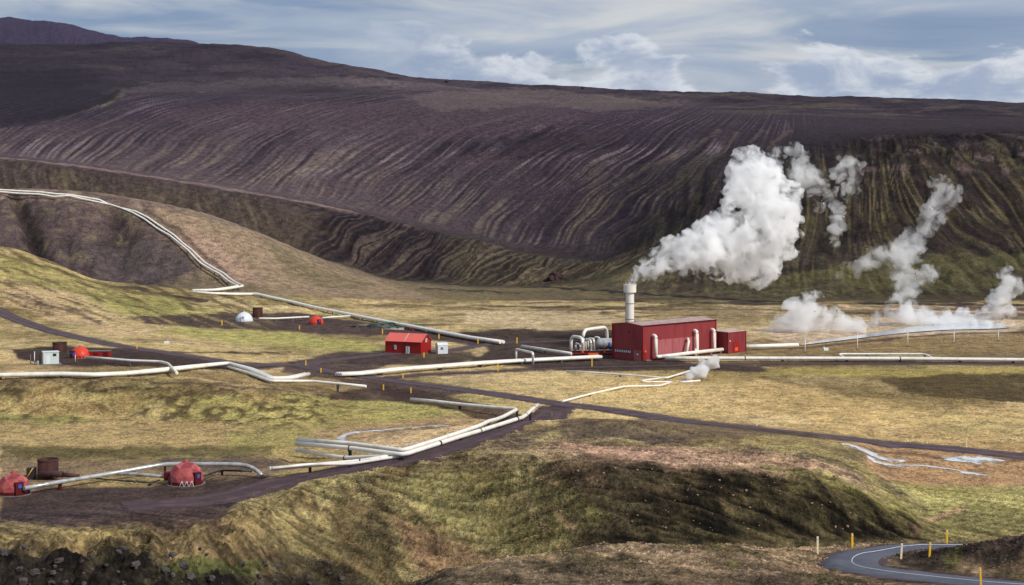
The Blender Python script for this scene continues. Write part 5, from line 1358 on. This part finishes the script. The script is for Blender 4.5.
main = [(630.5,282,4.5),(635,278,6),(641,273,8),(648,269,10),(656,264,12),(664,259,14),(673,255,16),(684,254,18),(694,250,19),(705,249,21),(716,248,22),(727,246,24),(738,240,25),(750,245,26),(762,244,26),(772,230,25),(762,264,18),(748,268,16),(764,281,9),(733,270,13),(716,268,11),(700,268,9),(782,248,15),(756,284,7),(770,270,10),
        (777,214,22),(768,200,24),(752,198,17),(741,180,17),(738,166,13),(752,172,20),(768,184,22),(786,200,17),(792,216,11),(732,192,10),(754,158,13),(722,224,14),(708,230,13),(668,243,8),(727,205,8),(742,152,7),(790,232,12)]
plume('steam_plume', 'thick white steam billowing from the stack and drifting right', main, lambda u, v: 578+(u-630)*.10, SM1, 3, .75, 24, .36)
thin = [(772,158,9),(779,154,8),(786,151,8),(793,149,8),(800,155,10),(805,163,10),(810,172,10),(816,180,10),(823,187,9),(830,194,8),(834,203,8),(837,212,8),(837,221,7),(836,230,7),(834,239,6),(838,176,7),(843,170,10),(849,163,10),(854,170,10),(855,179,9),(852,188,8),(846,194,7),(798,172,11),(792,182,10),(788,190,9),(812,192,8),(806,184,9),(820,206,7)]
plume('steam_wisp', 'ragged thinner steam breaking away from the top of the main plume', thin, lambda u, v: 592+(u-770)*.10, SM2, 5, .65, 16, .5)
right = [(935,182,7),(943,186,9),(950,192,10),(948,200,10),(938,203,12),(930,210,12),(934,219,13),(926,226,13),(918,234,14),(912,243,15),(905,251,15),(896,257,15),(885,255,13),(875,258,12),(864,262,10),(855,267,9),(847,272,8),(842,279,6),(894,268,13),(903,276,14),(913,280,13),(923,277,11),(931,272,9),(908,288,12),(901,297,12),(899,306,12),(905,314,12),(892,312,10),(914,312,10)]
plume('steam_plume', 'twisting steam column rising from the middle of the pond', right, lambda u, v: 700, SM2B, 7, .8, 16, .5)
far = [(1004,273,8),(1010,281,10),(1008,290,11),(1003,299,12),(1000,308,12),(992,315,11),(981,320,10),(968,323,9),(1008,310,9),(956,324,8)]
plume('steam_plume', 'pale steam column at the right end of the pond', far, lambda u, v: 720, SM3, 9, .8, 14, .5)
low = [(808,300,11),(800,310,16),(812,316,18),(830,322,16),(786,326,15),(800,332,16),(820,332,15),(842,330,13),(858,329,11),(774,332,11),(764,336,9)]
plume('steam_bank', 'low drifting steam bank left end of the pond', low, lambda u, v: 665, SM3, 11, .9, 12, .5)
low2 = [(868,327,9),(880,325,10),(892,322,11),(905,320,12),(918,320,11),(932,320,11),(946,320,10),(960,320,9),(974,321,9),(988,323,8),(1000,325,7),(1012,326,6),(858,326,10),(846,322,10),(880,318,9),(905,313,10),(925,314,10),(945,315,9),(965,314,8),(985,316,8)]
plume('steam_bank', 'thin vapour skimming the middle of the pond', low2, lambda u, v: 705, SM3, 13, .9, 12, .5)
small = [(683,379.5,3),(689,376,5),(695,372,6),(701,369,7.5),(707,366,6),(714,361,5),(702,361,4),(716,366,4)]
plume('steam_puff', 'small steam puff from the outlet pipe before the powerhouse', small, lambda u, v: 478, steam_mat('outlet_steam', 2.0, .7, .3), 15, .4, 18, .25)
# ------------------------------------------------------------------ light, sky, camera
SUN = Vector((.64, -.42, .62)).normalized()
el = math.asin(SUN.z); az = math.atan2(SUN.x, SUN.y)
sun = bpy.data.lights.new('sun', 'SUN'); sun.energy = SUN_E; sun.angle = R_(5.0); sun.color = (1.0, .955, .89)
so = bpy.data.objects.new('sun', sun); COL.objects.link(so); so.rotation_euler = SUN.to_track_quat('Z', 'Y').to_euler()
w = bpy.data.worlds.new('World'); SC.world = w; w.use_nodes = True
nt = w.node_tree; bg = nt.nodes['Background']
sky = nt.nodes.new('ShaderNodeTexSky'); sky.sky_type = 'NISHITA'; sky.sun_disc = False
sky.sun_elevation = el; sky.sun_rotation = az; sky.altitude = 500; sky.dust_density = .6
skc = nt.nodes.new('ShaderNodeVectorMath'); skc.operation = 'SCALE'; nt.links.new(sky.outputs[0], skc.inputs[0]); skc.inputs['Scale'].default_value = .10
tc = nt.nodes.new('ShaderNodeTexCoord'); sp = nt.nodes.new('ShaderNodeSeparateXYZ'); nt.links.new(tc.outputs['Generated'], sp.inputs[0])
# cloud layers: positions on flat layers overhead, so they flatten towards the horizon
def layer(hh, sx, sy, scale, det, rough, off=(0,0,0), dist=0.0):
    den = mathn(nt, 'ADD', mathn(nt, 'MAXIMUM', sp.outputs[2], 0.0), hh)
    cx = mathn(nt, 'DIVIDE', sp.outputs[0], den); cy = mathn(nt, 'DIVIDE', sp.outputs[1], den)
    cb = nt.nodes.new('ShaderNodeCombineXYZ'); nt.links.new(mathn(nt,'MULTIPLY_ADD',cx,sx,off[0]), cb.inputs[0]); nt.links.new(mathn(nt,'MULTIPLY_ADD',cy,sy,off[1]), cb.inputs[1]); cb.inputs[2].default_value = off[2]
    n = N(nt, 'ShaderNodeTexNoise', Scale=scale, Detail=det, Roughness=rough, Distortion=dist); nt.links.new(cb.outputs[0], n.inputs['Vector'])
    return n.outputs[0]
def dirnoise(sx, sz, scale, det, rough, off=(0,0,0), dist=0.0):
    cb = nt.nodes.new('ShaderNodeCombineXYZ')
    nt.links.new(mathn(nt,'MULTIPLY_ADD',sp.outputs[0],sx,off[0]), cb.inputs[0]); nt.links.new(mathn(nt,'MULTIPLY_ADD',sp.outputs[1],sx,off[1]), cb.inputs[1]); nt.links.new(mathn(nt,'MULTIPLY_ADD',sp.outputs[2],sz,off[2]), cb.inputs[2])
    n = N(nt, 'ShaderNodeTexNoise', Scale=scale, Detail=det, Roughness=rough, Distortion=dist); nt.links.new(cb.outputs[0], n.inputs['Vector'])
    return n.outputs[0]
nA = dirnoise(3.2, 17, 1.0, 6, .5, (3.1,1.7,.4), .5)       # broad grey sheet
nB = dirnoise(5.5, 34, 1.0, 7, .52, (7.3,2.2,1.4), .6)      # brighter layers
deck = lambda c: tuple(lin(c)*SKY_GAIN)
c0 = mixc(nt, .86, skc.outputs[0], deck((122,143,176)))
c1 = mixc(nt, ramp(nt, nA, (.36,.62,0,1)), c0, deck((172,184,202)))
c2 = mixc(nt, ramp(nt, nB, (.44,.70,0,.85)), c1, deck((212,214,214)))
# cumulus standing low over the ridge
z = sp.outputs[2]
nC = dirnoise(8, 20, 1.0, 8, .55, (2.6,.3,5.0), .3)
nD = dirnoise(20, 44, 1.0, 8, .6, (1.2,.9,2.0), .5)
base_h = mathn(nt, 'ADD', z, mathn(nt, 'MULTIPLY', mathn(nt,'SUBTRACT', nC, .5), -.22))
cum = ramp(nt, base_h, (.086,.096,1,0))
rim = ramp(nt, base_h, (.070,.090,0,1))
shade = mathn(nt, 'ADD', mathn(nt,'MULTIPLY',nD,.7), mathn(nt,'MULTIPLY', rim, .10))
cumc = mixc(nt, ramp(nt, shade, (.27,.52,0,1)), deck((158,172,197)), deck((218,223,230)))
c3 = mixc(nt, mathn(nt,'MULTIPLY', mathn(nt,'MULTIPLY',cum,.88), ramp(nt, sp.outputs[0], (-.13,.0,0,1))), c2, cumc)
# clearer high sky where clouds thin out far above the view
nt.links.new(c3, bg.inputs['Color']); bg.inputs['Strength'].default_value = 1.0
cd = bpy.data.cameras.new('camera'); cam = bpy.data.objects.new('camera', cd); COL.objects.link(cam); SC.camera = cam
cam.location = (0,0,HC); cam.rotation_euler = (PI/2,0,0)
cd.sensor_width = 36; cd.lens = 36*F/1024; cd.shift_y = -(585/2-VH)/1024; cd.clip_start = 1; cd.clip_end = 40000
SC.view_settings.view_transform = 'Standard'; SC.view_settings.look = 'None'; SC.view_settings.exposure = 0
SC.cycles.volume_bounces = 20; SC.cycles.max_bounces = 22; SC.cycles.transparent_max_bounces = 12
SC.cycles.volume_step_rate = 1.0; SC.cycles.volume_max_steps = 256
SC.cycles.use_denoising = True
